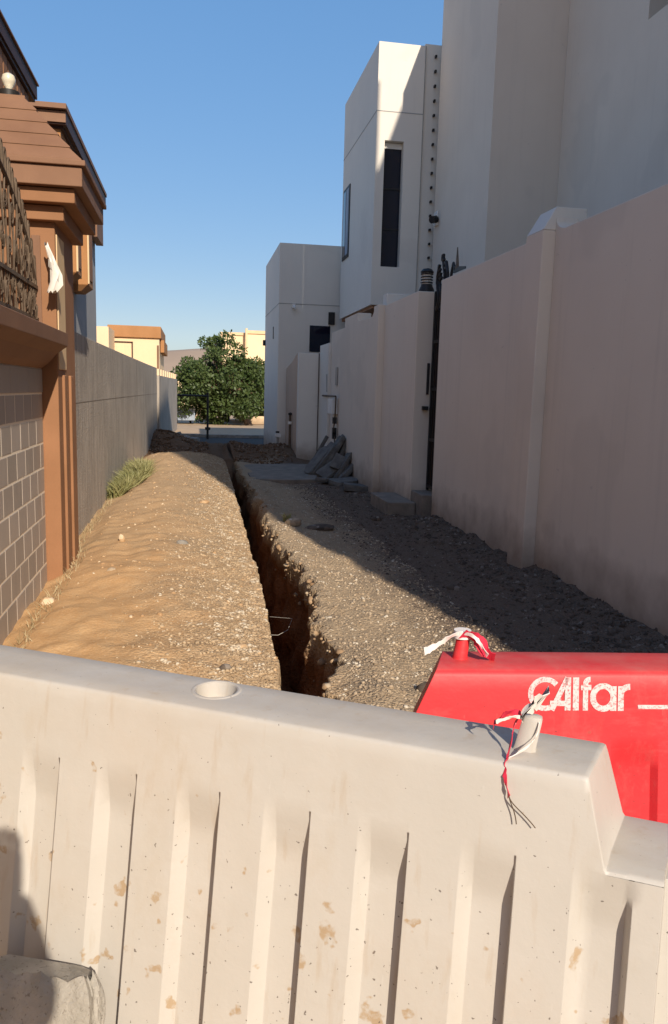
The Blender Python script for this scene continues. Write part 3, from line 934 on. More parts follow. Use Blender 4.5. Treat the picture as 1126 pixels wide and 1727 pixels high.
# streaky concrete wall on the left of the alley, turning slightly as it runs away
t_ = thing('boundary_wall', 'long streaky grey concrete wall along the left of the alley', 'wall', (-1.2, 14, 0))
wl = [(-1.13, 7.03), (-1.14, 9.5), (-1.12, 14), (-1.04, 19), (-0.98, 22.0)]
mb = MB()
mb.loft([[(x, y, -0.3), (x, y, 2.06 + 0.008 * math.sin(y)), (x - 0.2, y, 2.06 + 0.008 * math.sin(y)), (x - 0.2, y, -0.3)] for x, y in wl])
mb.build('wall_panel', M['streak'], t_, bevel=0.008)
mb = MB()
mb.loft([[(x - .01, y, 1.37), (x + .002, y, 1.37), (x + .002, y, 1.378), (x - .01, y, 1.378)] for x, y in wl])
mb.build('joint_line', M['conc_dark'], t_)
t_ = thing('boundary_wall', 'far end of the left concrete wall with notched top, sunlight painted cream', 'wall', (-1.0, 26, 0))
mb = MB()
wl2 = [(-0.92, 22.05), (-0.80, 26), (-0.62, 30.5)]
mb.loft([[(x, y, -0.3), (x, y, 1.86), (x - 0.25, y, 1.86), (x - 0.25, y, -0.3)] for x, y in wl2])
mb.build('wall_panel', M['streak'], t_)
for k in range(9):
    y = 22.2 + k * 0.95
    x = interp(y, [(b_, a_) for a_, b_ in wl2])
    MB().box(x - 0.22, x - 0.01, y, y + 0.62, 1.862, 2.04).build('merlon', M['cream'], t_, bevel=0.008)  # cream colour stands for sunlight on the concrete wall's top

# brown villa behind the left wall
t_ = thing('villa', 'brown two-storey villa with dark eaves behind the left-hand wall', 'house', (-4, 12, 0))
MB().box(-8, -1.88, 2, 10.1, 0, 4.78).build('wall', M['brown'], t_)
for k in range(26):
    y = 4.6 + k * 0.21
    MB().box(-1.9, -1.85, y, y + 0.18, 2.6, 4.77).build('cladding_board', M['brown'], t_, bevel=0.004, seg=1)
MB().prism_x([(2, 4.781), (2, 4.82), (10.25, 4.82), (10.25, 4.781)], -8, -1.82).build('soffit', M['darkbrown'], t_)
MB().prism_x([(2, 4.82), (2, 4.97), (10.28, 4.97), (10.28, 4.82)], -8, -1.80).build('eave', M['darkbrown'], t_)
MB().prism_x([(2, 4.971), (2, 4.99), (10.30, 4.99), (10.30, 4.971)], -8.1, -1.78).build('roof_edge', M['brown_trim'], t_)
MB().box(-8, -2.02, 12.7, 17.6, 2.0, 5.19).build('wall', M['greywall'], t_)
MB().box(-8, -1.90, 12.60, 17.6, 4.5, 5.188).build('upper_band', M['orange'], t_)
MB().box(-8, -1.94, 12.61, 12.695, 3.0, 4.5).build('gable_panel', M['orange'], t_)
MB().box(-8, -1.86, 12.57, 17.62, 5.19, 5.22).build('soffit', M['darkbrown'], t_)
MB().box(-8, -1.80, 12.47, 17.7, 5.22, 5.40).build('eave', M['darkbrown'], t_)
MB().box(-8, -1.802, 12.44, 12.468, 5.24, 5.385).build('eave_front', M['brown_trim'], t_)
MB().box(-8, -1.78, 12.36, 17.72, 5.402, 5.47).build('roof_edge', M['brown_trim'], t_)
MB().box(-2.0, -1.86, 16.6, 17.66, 4.42, 4.98).build('bracket', M['brown_trim'], t_)
for y0, y1, z0, z1 in ((12.75, 13.35, 3.12, 4.35), (14.05, 14.75, 3.10, 4.45)):
    bay = MB()
    bay.box(-2.05, -1.74, y0, y1, z0 + 0.1, z1)
    bay.loft([[(-2.05, y0, z0 + .1), (-1.74, y0, z0 + .1), (-1.74, y1, z0 + .1), (-2.05, y1, z0 + .1)], [(-2.02, y0 + .1, z0), (-1.86, y0 + .1, z0), (-1.86, y1 - .1, z0), (-2.02, y1 - .1, z0)]])
    bo = bay.build('bay_window', M['orange'], t_, bevel=0.006)
    MB().box(-1.90, -1.83, y0 - 0.02, y0 - 0.001, z0 + 0.2, z1 - 0.1).build('frame_strip', M['pcream'], bo)
    MB().box(-1.995, -1.93, y0 - 0.012, y0 - 0.001, z0 + 0.2, z1 - 0.15).build('frame_strip', M['pcream'], bo)
    MB().box(-1.739, -1.725, y0 + 0.12, y1 - 0.12, z0 + 0.2, z1 - 0.3).build('shutter', M['brown'], bo)
    MB().box(-1.739, -1.715, y0 + 0.02, y0 + 0.1, z0 + 0.12, z1 - 0.1).build('frame_strip', M['pcream'], bo)

# cream house further along
t_ = thing('house', 'low cream house with brown parapet beyond the left wall', 'house', (-2.5, 28, 0))
MB().box(-4.2, -1.12, 27.0, 31, 0, 3.12).build('wall', M['cream'], t_)
MB().box(-2.75, -1.06, 26.92, 31.1, 3.12, 3.50).build('parapet', M['orange'], t_, bevel=0.02)
MB().box(-1.10, -0.98, 27.5, 30.9, 2.7, 3.1).build('eave', M['orange'], t_)
wf = MB()
for x0, x1, z0, z1 in ((-2.68, -2.64, 2.0, 2.99), (-2.0, -1.96, 2.0, 2.99), (-2.68, -1.96, 2.95, 2.99)):
    wf.box(x0, x1, 26.96, 27.0, z0, z1)
wf.build('window_frame', M['darkbrown'], t_)
MB().box(-2.64, -2.0, 26.985, 26.999, 2.0, 2.95).build('shutter', M['cream'], t_)
MB().tube([(-1.16, 26.97, 1.0), (-1.16, 26.97, 2.9)], 0.03).build('downpipe', M['brown_trim'], t_)
t_ = thing('house', 'small cream outbuilding with brown corner beside the brown villa', 'house', (-3.2, 25, 0))
MB().box(-3.42, -2.52, 25, 26.8, 0, 3.30).build('wall', M['cream'], t_)
MB().box(-5.5, -3.42, 24.98, 26.8, 0, 3.30).build('side_wall', M['orange'], t_)

# pale block behind the tree
t_ = thing('apartment_building', 'pale yellow flat-roofed building behind the green tree', 'building', (6, 62, 0))
MB().box(1.95, 3.75, 60.0, 68, 0, 5.62).build('wall', M['cream'], t_)
MB().box(3.85, 14, 59.5, 68, 0, 5.75).build('wall', M['cream'], t_)
MB().box(1.9, 3.75, 59.9, 60, 5.5, 5.7).build('parapet', M['pcream'], t_)
MB().box(3.80, 14, 59.4, 59.5, 5.62, 5.85).build('parapet', M['pcream'], t_)
MB().box(3.72, 3.87, 59.3, 59.6, 0, 5.98).build('downpipe', M['pcream'], t_)
MB().box(2.1, 2.7, 59.96, 60, 1.2, 2.6).build('window', M['glass'], t_)
MB().box(5.0, 6.2, 59.46, 59.5, 1.2, 2.8).build('window', M['glass'], t_)
# low walls and dusty yards beyond
t_ = tag(MB().box(-6, 1.2, 44, 44.2, 0, 2.0).build('garden_wall', M['cream'], base=(-3, 44, 0)), 'low pale garden wall far behind the tree', 'wall')

# ------------------------------------------------------------------ trees
def tree(name, label, base, clumps, nleaf, size, mat_, seed, trunk_r=0.12, lean=(0, 0)):
    rnd = random.Random(seed)
    t_ = thing(name, label, 'tree', base)
    bx, by, bz = base
    top = (bx + lean[0], by + lean[1], bz + 1.4)
    mb = MB()
    mb.tube([(bx, by, bz - .1), (bx + lean[0] * .3, by, bz + .5), (bx + lean[0] * .6, by, bz + 1.0), top], trunk_r, 9, trunk_r * .65)
    for c_, r_ in clumps:
        mid = [(top[k] * .55 + c_[k] * .45) + rnd.uniform(-.12, .12) for k in range(3)]
        mb.tube([(top[0], top[1], top[2] - .4), mid, c_], trunk_r * .45, 6, 0.012)
    mb.build('trunk', M['bark'], t_, smooth=True)
    nr = np.random.RandomState(seed)
    vs_, fs = [], []
    wsum = sum(r_ ** 2 for c_, r_ in clumps)
    for c_, r_ in clumps:
        n = int(nleaf * r_ ** 2 / wsum)
        for k in range(n):
            d = nr.normal(size=3)
            d /= np.linalg.norm(d)
            rad = r_ * (0.45 + 0.55 * nr.rand() ** 0.5) * (1 + 0.22 * fbm(d[0] * 3 + c_[0] * 5, d[1] * 3, d[2] * 3 + c_[2]))
            q = np.array(c_) + d * rad * np.array([1, 1, 0.85])
            L = size * nr.uniform(.6, 1.3)
            ax = d * 0.5 + nr.normal(size=3) * .6
            ax[2] -= 0.25
            ax /= np.linalg.norm(ax)
            sd = np.cross(ax, nr.normal(size=3))
            sd /= np.linalg.norm(sd)
            o = len(vs_)
            vs_ += [tuple(q), tuple(q + ax * L * .5 + sd * L * .26), tuple(q + ax * L), tuple(q + ax * L * .5 - sd * L * .26)]
            fs.append((o, o + 1, o + 2, o + 3))
    me = bpy.data.meshes.new('crown')
    me.from_pydata([(x - bx, y - by, z - bz) for x, y, z in vs_], [], fs)
    me.materials.append(mat_)
    o = bpy.data.objects.new('crown', me)
    col.objects.link(o)
    o.parent = t_
    return t_

rnd = random.Random(21)
def crown(cx, cy, cz, rx, ry, rz, n, r0, r1, seed):
    rnd = random.Random(seed)
    out = []
    while len(out) < n:
        a_ = [rnd.uniform(-1, 1) for _ in range(3)]
        l2 = sum(q * q for q in a_)
        if l2 > 1 or l2 < 0.12:
            continue
        out.append(((cx + a_[0] * rx, cy + a_[1] * ry, cz + a_[2] * rz), rnd.uniform(r0, r1)))
    return out
tree('broadleaf_tree', 'large dense green tree closing the end of the alley', (2.45, 35.5, 0),
     crown(0.95, 35.2, 1.65, 1.95, 1.5, 1.5, 66, .30, .60, 3) + crown(1.3, 35.2, 3.1, 1.1, 1.0, .75, 16, .22, .4, 4), 24000, 0.16, M['leaf'], 5, 0.17, (-.9, -.2))
tree('broadleaf_tree', 'lighter green tree to the right, partly hidden by the grey villa', (3.9, 37.5, 0),
     crown(3.3, 37.2, 1.65, 1.4, 1.3, 1.25, 34, .28, .5, 8) + crown(2.6, 37.0, 2.6, .8, .7, .6, 10, .2, .34, 9), 9000, 0.16, M['leaf2'], 6, 0.14, (-.3, 0))

# ------------------------------------------------------------------ far end: vehicles, frame, rubble
def wheel(mb_parent, x, y, z, r, wd):
    o = MB().loft([[(x + sx, y + r * math.cos(a_), z + r * math.sin(a_)) for a_ in np.linspace(0, 2 * math.pi, 19)[:-1]] for sx in (-wd / 2, wd / 2)]).build('wheel', M['rubber'], mb_parent, smooth=True)
    MB().loft([[(x + sx, y + r * .58 * math.cos(a_), z + r * .58 * math.sin(a_)) for a_ in np.linspace(0, 2 * math.pi, 13)[:-1]] for sx in (-wd / 2 - .01, wd / 2 + .01)]).build('rim', M['grey'], o)

def parked_car(label, cx, cy, paint):
    t_ = thing('parked_car', label, 'car', (cx, cy, 0))
    W = 0.86
    prof = [(-2.1, .35), (-2.12, .62), (-1.95, .82), (-1.1, .93), (1.55, .93), (2.05, .85), (2.1, .55), (2.05, .32)]
    MB().loft([[(cx + sx * W * k_, cy + a_, b_) for a_, b_ in prof] for sx, k_ in ((-1, 1), (-1, .97), (1, .97), (1, 1))]).build('body', paint, t_, smooth=True, bevel=0.03)
    cab = [(-1.05, .93), (-.45, 1.40), (.95, 1.42), (1.6, .93)]
    MB().loft([[(cx + sx * W * .93 * (0.82 if b_ > 1 else 1), cy + a_, b_) for a_, b_ in cab] for sx in (-1, 1)]).build('cabin', paint, t_, bevel=0.03)
    MB().add([(cx - .70, cy - 1.0, .98), (cx + .70, cy - 1.0, .98), (cx + .60, cy - .52, 1.36), (cx - .60, cy - .52, 1.36)], [(0, 1, 2, 3)]).build('windscreen', M['carglass'], t_).location.y -= 0.02
    for sx in (-1, 1):
        MB().add([(cx + sx * .79, cy - .85, .98), (cx + sx * .79, cy + 1.4, .98), (cx + sx * .685, cy + .9, 1.36), (cx + sx * .685, cy - .4, 1.36)], [(0, 1, 2, 3)]).build('side_window', M['carglass'], t_).location.x += sx * 0.012
        MB().box(cx + sx * .62 - .16, cx + sx * .62 + .16, cy - 2.16, cy - 2.08, .62, .76).build('headlight', M['white'], t_, bevel=0.02)
        for yy in (-1.3, 1.3):
            wheel(t_, cx + sx * .78, cy + yy, .31, .31, .2)
    MB().box(cx - .8, cx + .8, cy - 2.18, cy - 2.06, .34, .5).build('bumper', M['grey'], t_, bevel=0.03)
    MB().box(cx - .26, cx + .26, cy - 2.19, cy - 2.17, .42, .53).build('number_plate', M['white'], t_)

parked_car('dark parked car half hidden in the shade beneath the tree', 2.35, 39.4, M['car'])
parked_car('pale parked car low behind the right-hand tree trunk', 4.6, 40.6, M['white'])

t_ = thing('water_trailer', 'white box trailer left under the tree, its shade painted blue-grey', 'trailer', (-0.35, 35.6, 0))
MB().box(-0.95, 0.05, 35.2, 36.4, 0.14, 0.62).build('box', M['bluegrey'], t_, bevel=0.03)
MB().box(-0.97, 0.07, 35.18, 36.42, 0.62, 0.66).build('lid', M['white'], t_, bevel=0.01)
for x in (-0.75, -0.15):
    wheel(t_, x, 35.8, 0.12, 0.12, 0.08)
wl_ = MB().box(2.55, 3.6, 36.2, 36.35, 0, 0.36)
tag(wl_.build('low_wall', M['cream'], base=(3, 36.2, 0), bevel=0.02), 'short low cream wall beside the tree at the alley end', 'wall')

t_ = thing('metal_frame', 'thin dark pole with side arm standing at the alley end', 'pole', (0.42, 24.9, 0))
MB().tube([(0.42, 24.9, -0.05), (0.42, 24.9, 1.42)], 0.035, 8).build('post', M['black'], t_)
MB().tube([(0.42, 24.9, 1.32), (-0.5, 24.9, 1.32)], 0.03, 8).build('arm', M['black'], t_)
MB().box(0.34, 0.50, 24.82, 24.98, 0.28, 0.36).build('clamp', M['black'], t_)

rnd = random.Random(31)
for k, (x, y, z, s_, lab) in enumerate([
    (-0.55, 22.6, .12, .26, 'dark square rubble block topping the far left soil heap'),
    (-0.28, 22.4, .05, .28, 'dark rubble block right of the far soil heap'),
    (-0.05, 21.6, .06, .2, 'grey rubble lump before the far rubble blocks'),
    (-0.75, 22.5, .22, .2, 'pale rubble lump against the far left wall'),
    (0.0, 22.9, .04, .22, 'low rubble lump nearest the dark pole')]):
    o = slab_mesh(s_ * 1.5, s_ * 1.2, s_, 60 + k, 0.1).build('rubble_block', M['conc'] if k != 3 else M['paint'], bevel=0.015)
    o.location = (x, y, z)
    o.rotation_euler = (rnd.uniform(-.3, .3), rnd.uniform(-.3, .3), rnd.uniform(0, 3))
    tag(o, lab, 'rubble', 'rubble at the alley end')

# ------------------------------------------------------------------ stones, gravel and weeds
ICO_V, ICO_F = [], []
def ico():
    ph = (1 + 5 ** .5) / 2
    v = [(-1, ph, 0), (1, ph, 0), (-1, -ph, 0), (1, -ph, 0), (0, -1, ph), (0, 1, ph), (0, -1, -ph), (0, 1, -ph), (ph, 0, -1), (ph, 0, 1), (-ph, 0, -1), (-ph, 0, 1)]
    f = [(0, 11, 5), (0, 5, 1), (0, 1, 7), (0, 7, 10), (0, 10, 11), (1, 5, 9), (5, 11, 4), (11, 10, 2), (10, 7, 6), (7, 1, 8), (3, 9, 4), (3, 4, 2), (3, 2, 6), (3, 6, 8), (3, 8, 9), (4, 9, 5), (2, 4, 11), (6, 2, 10), (8, 6, 7), (9, 8, 1)]
    v = np.array(v, float)
    return v / np.linalg.norm(v[0]), np.array(f)
IV, IF = ico()

def scatter(name, material, label, pts, sizes, seed, flat=0.7):
    rs = np.random.RandomState(seed)
    n = len(pts)
    V = np.repeat(IV[None], n, 0) * rs.uniform(.72, 1.25, (n, 12, 1))
    V *= np.array(sizes)[:, None, None] * rs.uniform(.7, 1.3, (n, 1, 3)) * np.array([1, 1, flat])
    a_ = rs.uniform(0, 2 * np.pi, n)
    b_ = rs.uniform(-.5, .5, n)
    ca, sa, cb, sb = np.cos(a_), np.sin(a_), np.cos(b_), np.sin(b_)
    Rm = np.zeros((n, 3, 3))
    Rm[:, 0, 0], Rm[:, 0, 1], Rm[:, 0, 2] = ca * cb, -sa, ca * sb
    Rm[:, 1, 0], Rm[:, 1, 1], Rm[:, 1, 2] = sa * cb, ca, sa * sb
    Rm[:, 2, 0], Rm[:, 2, 2] = -sb, cb
    V = np.einsum('nij,nkj->nki', Rm, V) + np.array(pts)[:, None, :]
    F = (IF[None] + 12 * np.arange(n)[:, None, None]).reshape(-1, 3)
    me = bpy.data.meshes.new(name)
    me.vertices.add(n * 12)
    me.vertices.foreach_set('co', V.reshape(-1).astype(np.float32))
    me.loops.add(len(F) * 3)
    me.loops.foreach_set('vertex_index', F.reshape(-1).astype(np.int32))
    me.polygons.add(len(F))
    me.polygons.foreach_set('loop_start', np.arange(0, len(F) * 3, 3, dtype=np.int32))
    me.update(calc_edges=True)
    me.materials.append(material)
    o = bpy.data.objects.new(name, me)
    col.objects.link(o)
    o['kind'] = 'stuff'
    o['label'] = label
    o['category'] = 'gravel'
    return o

rs = np.random.RandomState(12)
def near_y(n, a=2.3, b=16.5, pw=1.7):
    return a + (b - a) * rs.rand(n) ** pw

P, S = [], []
for y in near_y(17000, 2.3, 13.2):
    Rr = lip_r(y) + 0.015
    x = Rr + (1.95 - Rr) * rs.rand() ** 1.1
    P.append((x, y, z_right(x, y) + surf_noise(x, y) + 0.001))
    S.append(0.003 + 0.011 * rs.rand() ** 4)
scatter('gravel', M['peb_grey'], 'loose grey-brown gravel along the right lip of the trench', P, S, 1)
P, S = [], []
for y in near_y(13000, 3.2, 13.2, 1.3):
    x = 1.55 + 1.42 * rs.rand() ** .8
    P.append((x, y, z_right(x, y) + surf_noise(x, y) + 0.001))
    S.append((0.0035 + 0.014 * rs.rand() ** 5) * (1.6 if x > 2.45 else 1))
scatter('chippings', M['peb_dark'], 'stone chippings before the right-hand wall, colour darkened for its shade', P, S, 2)
P, S = [], []
for y in near_y(30000, 2.3, 17.0, 1.5):
    L = lip_l(y) - 0.004
    x = L - 1.3 * abs(rs.normal(0, 0.25))
    if x < -1.08:
        continue
    P.append((x, y, z_left(x, y) + surf_noise(x, y) + 0.001))
    S.append(0.003 + 0.011 * rs.rand() ** 4)
scatter('earth_clods', M['peb_bank'], 'small earth clods and grit on the left bank', P, S, 3)
P, S = [], []
for y in near_y(2300, 2.4, 16.8, 1.35):
    L = lip_l(y) - 0.01
    x = L - 1.4 * rs.rand() ** 1.6
    if x < -1.05 or (math.hypot((x + .35) / .5, (y - 4.4) / 1.6) < 1 and rs.rand() < .85):
        continue
    P.append((x, y, z_left(x, y) + surf_noise(x, y) - .002))
    S.append(0.004 + 0.018 * rs.rand() ** 4)
scatter('bank_stones', M['peb_earth'], 'beige stones half sunk in the left bank', P, S, 6, .75)
P, S = [], []
for y in near_y(800, 2.5, 16.0):          # rough clods breaking the cut edge on the right
    Rr = lip_r(y)
    dz = -abs(rs.normal(0, .10))
    x = Rr + rs.normal(0, .02) + 0.0
    P.append((x + dz * 0.05, y, z_right(Rr, y) + dz - 0.004))
    S.append(0.006 + 0.024 * rs.rand() ** 3)
scatter('clods', M['peb_lip'], 'crumbling clods along the ragged right edge of the trench', P, S, 4, .85)
P, S = [], []
for k in range(1400):
    x, y = -1.0 + 1.4 * rs.rand(), 18 + 4.5 * rs.rand()
    P.append((x, y, z_left(x, y) + 0.01)); S.append(0.008 + 0.04 * rs.rand() ** 4)
for k in range(1200):
    x, y = 0.9 + 1.2 * rs.rand(), 16.4 + 4 * rs.rand()
    P.append((x, y, z_right(x, y) + 0.01)); S.append(0.008 + 0.04 * rs.rand() ** 4)
scatter('soil_lumps', M['peb_soil'], 'dark soil lumps on the heaps at the trench end', P, S, 5)

def stone(x, y, s_, lab, seed, material, sc=(1, 1, .6), left=True, rz=0.0):
    rnd = random.Random(seed)
    mb = MB()
    rings = []
    for j in range(7):
        ph = math.pi * (j + 0.4) / 7.0
        rings.append([(sc[0] * s_ * math.sin(ph) * math.cos(a_) * rnd.uniform(.85, 1.12), sc[1] * s_ * math.sin(ph) * math.sin(a_) * rnd.uniform(.85, 1.12), sc[2] * s_ * math.cos(ph)) for a_ in np.linspace(0, 2 * math.pi, 11)[:-1]])
    mb.loft(rings)
    o = mb.build('stone', material, smooth=True)
    o.location = (x, y, (z_left(x, y) if left else z_right(x, y)) + s_ * sc[2] * 0.45)
    o.rotation_euler = (rnd.uniform(-.2, .2), rnd.uniform(-.2, .2), rz)
    return tag(o, lab, 'stone')
stone(1.12, 8.85, .085, 'rounded pale stone on the shade line right of the trench', 1, M['peb_grey'], (1.2, .8, .7), False)
stone(1.42, 8.75, .12, 'flat dark stone in the shade beside the rounded stone', 2, M['peb_dark'], (1.4, 1, .3), False)
stone(-0.63, 7.1, .045, 'small upright buff stone in the middle of the left bank', 3, M['peb_earth'], (.6, .4, 1.0))
stone(-0.95, 5.3, .05, 'buff stone near the foot of the tiled wall', 4, M['peb_earth'], (1.2, .8, .7))
stone(-0.60, 5.9, .035, 'pale pebble on the bank before the brown pillar', 5, M['peb_grey'], (1, .9, .7))
stone(-0.10, 6.9, .045, 'whitish stone high on the left bank', 6, M['conc'], (1.2, .8, .6))
stone(0.12, 9.5, .05, 'brownish lump beside the trench on the left bank', 7, M['peb_earth'], (1.3, .9, .6))
stone(0.25, 4.25, .03, 'flat buff chip on the bank just behind the white barrier', 8, M['peb_earth'], (1.4, 1, .5))
stone(0.16, 3.9, .025, 'dark pebble on the bank just behind the white barrier', 9, M['peb_dark'], (1.2, 1, .7))
stone(1.18, 3.75, .05, 'dark angular stone in the gravel before the red barrier', 10, M['peb_dark'], (1, .9, .8), False)
stone(2.2, 9.3, .06, 'grey stone in the shaded chippings below the step', 11, M['peb_dark'], (1.2, .8, .7), False)
stone(2.05, 5.9, .05, 'grey stone lying in the shaded chippings by the wall', 12, M['peb_dark'], (1.2, .9, .7), False)

# bent wires in the cut
t_ = tag(MB().tube([(0.50, 6.0, -.32), (0.58, 6.0, -.36), (0.66, 6.02, -.37), (0.74, 6.05, -.34), (0.78, 6.1, -.26), (0.62, 6.3, -.30)], 0.0016).build('wire_loop', M['wire'], base=(0.6, 6.1, -.3)), 'pale wire loop hanging in the trench', 'wire')
t_ = tag(MB().tube([(0.60, 10.9, -.02), (0.64, 10.9, -.12), (0.62, 11.0, -.25), (0.57, 10.9, -.3)], 0.008).build('wire_loop', M['wire'], base=(0.6, 10.9, -.1)), 'short white cable end curling from the left trench edge', 'wire')

def blades(name, label, cat, gen, n, hmin, hmax, wd, material, seed, splay=.5):
    rs = np.random.RandomState(seed)
    vs_, fs = [], []
    for k in range(n):
        x, y, z = gen(rs)
        h = rs.uniform(hmin, hmax)
        a_ = rs.rand() * 6.283
        dx, dy = math.cos(a_) * splay * h * rs.rand(), math.sin(a_) * splay * h * rs.rand()
        b_ = rs.rand() * 6.283
        wx, wy = math.cos(b_) * wd, math.sin(b_) * wd
        o = len(vs_)
        vs_ += [(x - wx, y - wy, z), (x + wx, y + wy, z), (x + dx * .5 + wx * .8, y + dy * .5 + wy * .8, z + h * .6), (x + dx * .5 - wx * .8, y + dy * .5 - wy * .8, z + h * .6), (x + dx, y + dy, z + h)]
        fs += [(o, o + 1, o + 2, o + 3), (o + 3, o + 2, o + 4)]
    me = bpy.data.meshes.new(name)
    me.from_pydata(vs_, [], fs)
    me.materials.append(material)
    o = bpy.data.objects.new(name, me)
    col.objects.link(o)
    return o
def g1(rs):
    y = 10.6 + 3.2 * rs.rand()
    x = -1.1 + 0.42 * rs.rand() * (0.4 + 0.6 * math.sin((y - 10.6) / 3.2 * 3.1))
    return x, y, z_left(x, y) - .01
o = blades('weed_clump', '', '', g1, 5200, .03, .24, .008, M['grass'], 3, 1.6)
tag(o, 'green weed clump growing at the foot of the left concrete wall', 'weeds')
def g2(rs):
    y = 4.0 + 12 * rs.rand()
    x = -1.12 + 0.10 * rs.rand() ** 2 + (0.12 if y < 7.05 else 0) + 0.02
    return x, y, z_left(x, y) - .01
o = blades('dry_grass', '', '', g2, 900, .03, .09, .003, M['straw'], 4, 1.2)
structure(o, 'stuff')
def g3(rs):
    return 1.08 + rs.normal(0, .02), 9.1 + rs.normal(0, .02), .03
tag(blades('seedling', '', '', g3, 26, .05, .12, .012, M['grass'], 5, .9), 'tiny green seedling at the shade edge right of the trench', 'plant')

# ------------------------------------------------------------------ barriers
def barrier_frame(P0, ang, batter):
    a_ = R(ang)
    u = Vector((math.cos(a_), math.sin(a_), 0))
    v = Vector((-math.sin(a_), math.cos(a_), 0))
    tb = math.tan(R(batter))
    def W(uu, vv, z):       # vv: distance behind the front face's top edge
        return Vector((P0[0], P0[1], 0)) + u * uu + v * vv + Vector((0, 0, z))
    return u, v, tb, W

def barrier_mesh(W, tb, us, ztop, rec, zs_low, depth, zrib):
    """closed moulded shell; rec(u, z) = how far the front is pressed in"""
    mb = MB()
    NT = 7
    rings = []
    for uu in us:
        zt = ztop(uu)
        front = []
        for z in zs_low:
            front.append((-(1.0 - z) * tb + rec(uu, z), z))
        for k in range(1, NT + 1):
            z = zrib + (zt - 0.007 - zrib) * k / NT
            front.append((-(1.0 - z) * tb + rec(uu, z), z))
        vf = -(1.0 - zt) * tb
        top = [(vf + 0.002, zt - 0.002), (vf + 0.007, zt), (vf + depth * .35, zt + .0005), (vf + depth * .7, zt + .0005), (depth - vf - 0.007, zt), (depth - vf - 0.002, zt - 0.002)]
        back = [(depth - q[0] + (rec(uu, q[1]) if False else 0), q[1]) for q in front[::-1]]
        ring = front + top + back
        sk = min(1.0, max(0.0, (uu - 0.43) / 0.05)) * 0.17
        rings.append([W(uu + sk * max(0.0, a_), a_, b_) for a_, b_ in ring])
    mb.loft(rings)
    return mb

# --- white one
WP0, WANG = (0.148, 1.243), -29.5
u, v, tb, Wt = barrier_frame(WP0, WANG, 9)
SP = 0.1662
BRIGHT0 = -0.522
def rec_white(uu, z):
    if z > 0.866 or z < 0.10:
        return 0.0
    k = round((uu - 0.0415 - BRIGHT0) / SP)
    if not (-4 <= k <= 6):
        return 0.0
    d = uu - (BRIGHT0 + k * SP)              # 0 at the bright wall, .083 at the dark one
    ramp_z = min(1.0, (0.866 - z) / 0.085) * min(1.0, (z - 0.10) / 0.05)
    if d <= 0.0 or d >= 0.084:
        return 0.0
    s = min(1.0, d / 0.020, (0.084 - d) / 0.003)
    return 0.022 * s * ramp_z
us = [-1.25, -1.245]
for k in range(-4, 7):
    b0 = BRIGHT0 + k * SP
    us += [b0 - 0.0005, b0, b0 + 0.004, b0 + 0.020, b0 + 0.022, b0 + 0.04, b0 + 0.079, b0 + 0.081, b0 + 0.084, b0 + 0.0845, b0 + 0.11, b0 + 0.14]
us = sorted(set(round(q, 4) for q in us if q < 0.476)) + [0.478, 0.482, 0.486, 0.49, 0.50, 0.51, 0.518, 0.522, 0.528, 0.532, 0.54, 0.546, 0.5525, 0.56, 0.575, 0.588, 0.594, 0.598, 0.60]
def ztop_white(uu):
    return interp(uu, [(0.482, 1.0), (0.486, 0.998), (0.49, 0.986), (0.518, 0.878), (0.522, 0.872), (0.6, 0.872)])
zs = [0.0, 0.05, 0.10, 0.12, 0.15] + list(np.linspace(0.2, 0.76, 12)) + [0.775, 0.79, 0.805, 0.82, 0.84, 0.866]
wb = barrier_mesh(Wt, tb, us, ztop_white, rec_white, zs, 0.14, 0.866)
base_w = Wt(-0.3, 0.07, 0)
t_w = thing('plastic_barrier', 'white ribbed plastic road barrier spanning the foreground', 'barrier', tuple(base_w))
body = wb.build('body', M['wplastic'], t_w, smooth=True)
# filler hole pressed into the top
hc = Wt(-0.172, 0.088, 1.0)
cut = MB().lathe(hc.x, hc.y, [(0.026, 0.972), (0.034, 0.974), (0.041, 1.02)], 32).build('cutter', M['wplastic'])
md = body.modifiers.new('hole', 'BOOLEAN')
md.operation = 'DIFFERENCE'
md.object = cut
md.solver = 'EXACT'
bpy.context.view_layer.update()
dg = bpy.context.evaluated_depsgraph_get()
me2 = bpy.data.meshes.new_from_object(body.evaluated_get(dg))
body.modifiers.clear()
body.data = me2
me2.set_sharp_from_angle(angle=R(38))
bpy.data.objects.remove(cut)
rim = MB()
rim.loft([[(hc.x + r_ * math.cos(a_), hc.y + r_ * math.sin(a_), z_) for a_ in np.linspace(0, 2 * math.pi, 33)[:-1]] for r_, z_ in ((0.0385, .994), (0.0395, 1.0012), (0.0425, 1.0022), (0.0455, 1.0015), (0.0475, .9995))], cap=False)
rim.build('filler_rim', M['wplastic'], t_w, smooth=True)
# lifting lug
pc = []
for z, s_ in ((0.995, 1.15), (1.006, 1.0), (1.05, 0.92), (1.056, 0.78), (1.058, 0.5)):
    pc.append([Wt(0.388 + a_ * .0165 * s_ + (z - 1) * .18, 0.062 + b_ * .012 * s_, z) for a_, b_ in ((-1, -.6), (-.6, -1), (.6, -1), (1, -.6), (1, .6), (.6, 1), (-.6, 1), (-1, .6))])
MB().loft(pc).build('lug', M['wplastic'], t_w, smooth=True)
# interlocking tongue at the end
tg = MB()
tg.loft([[Wt(0.600 + a_, 0.07 + b_ * (1 + .9 * (1 - z)), z) for a_, b_ in ((0, -.062), (.03, -.055), (.045, -.02), (.045, .02), (.03, .055), (0, .062))] for z in (0.02, 0.3, 0.6, 0.866)])
tg.build('end_tongue', M['wplastic'], t_w, smooth=True)

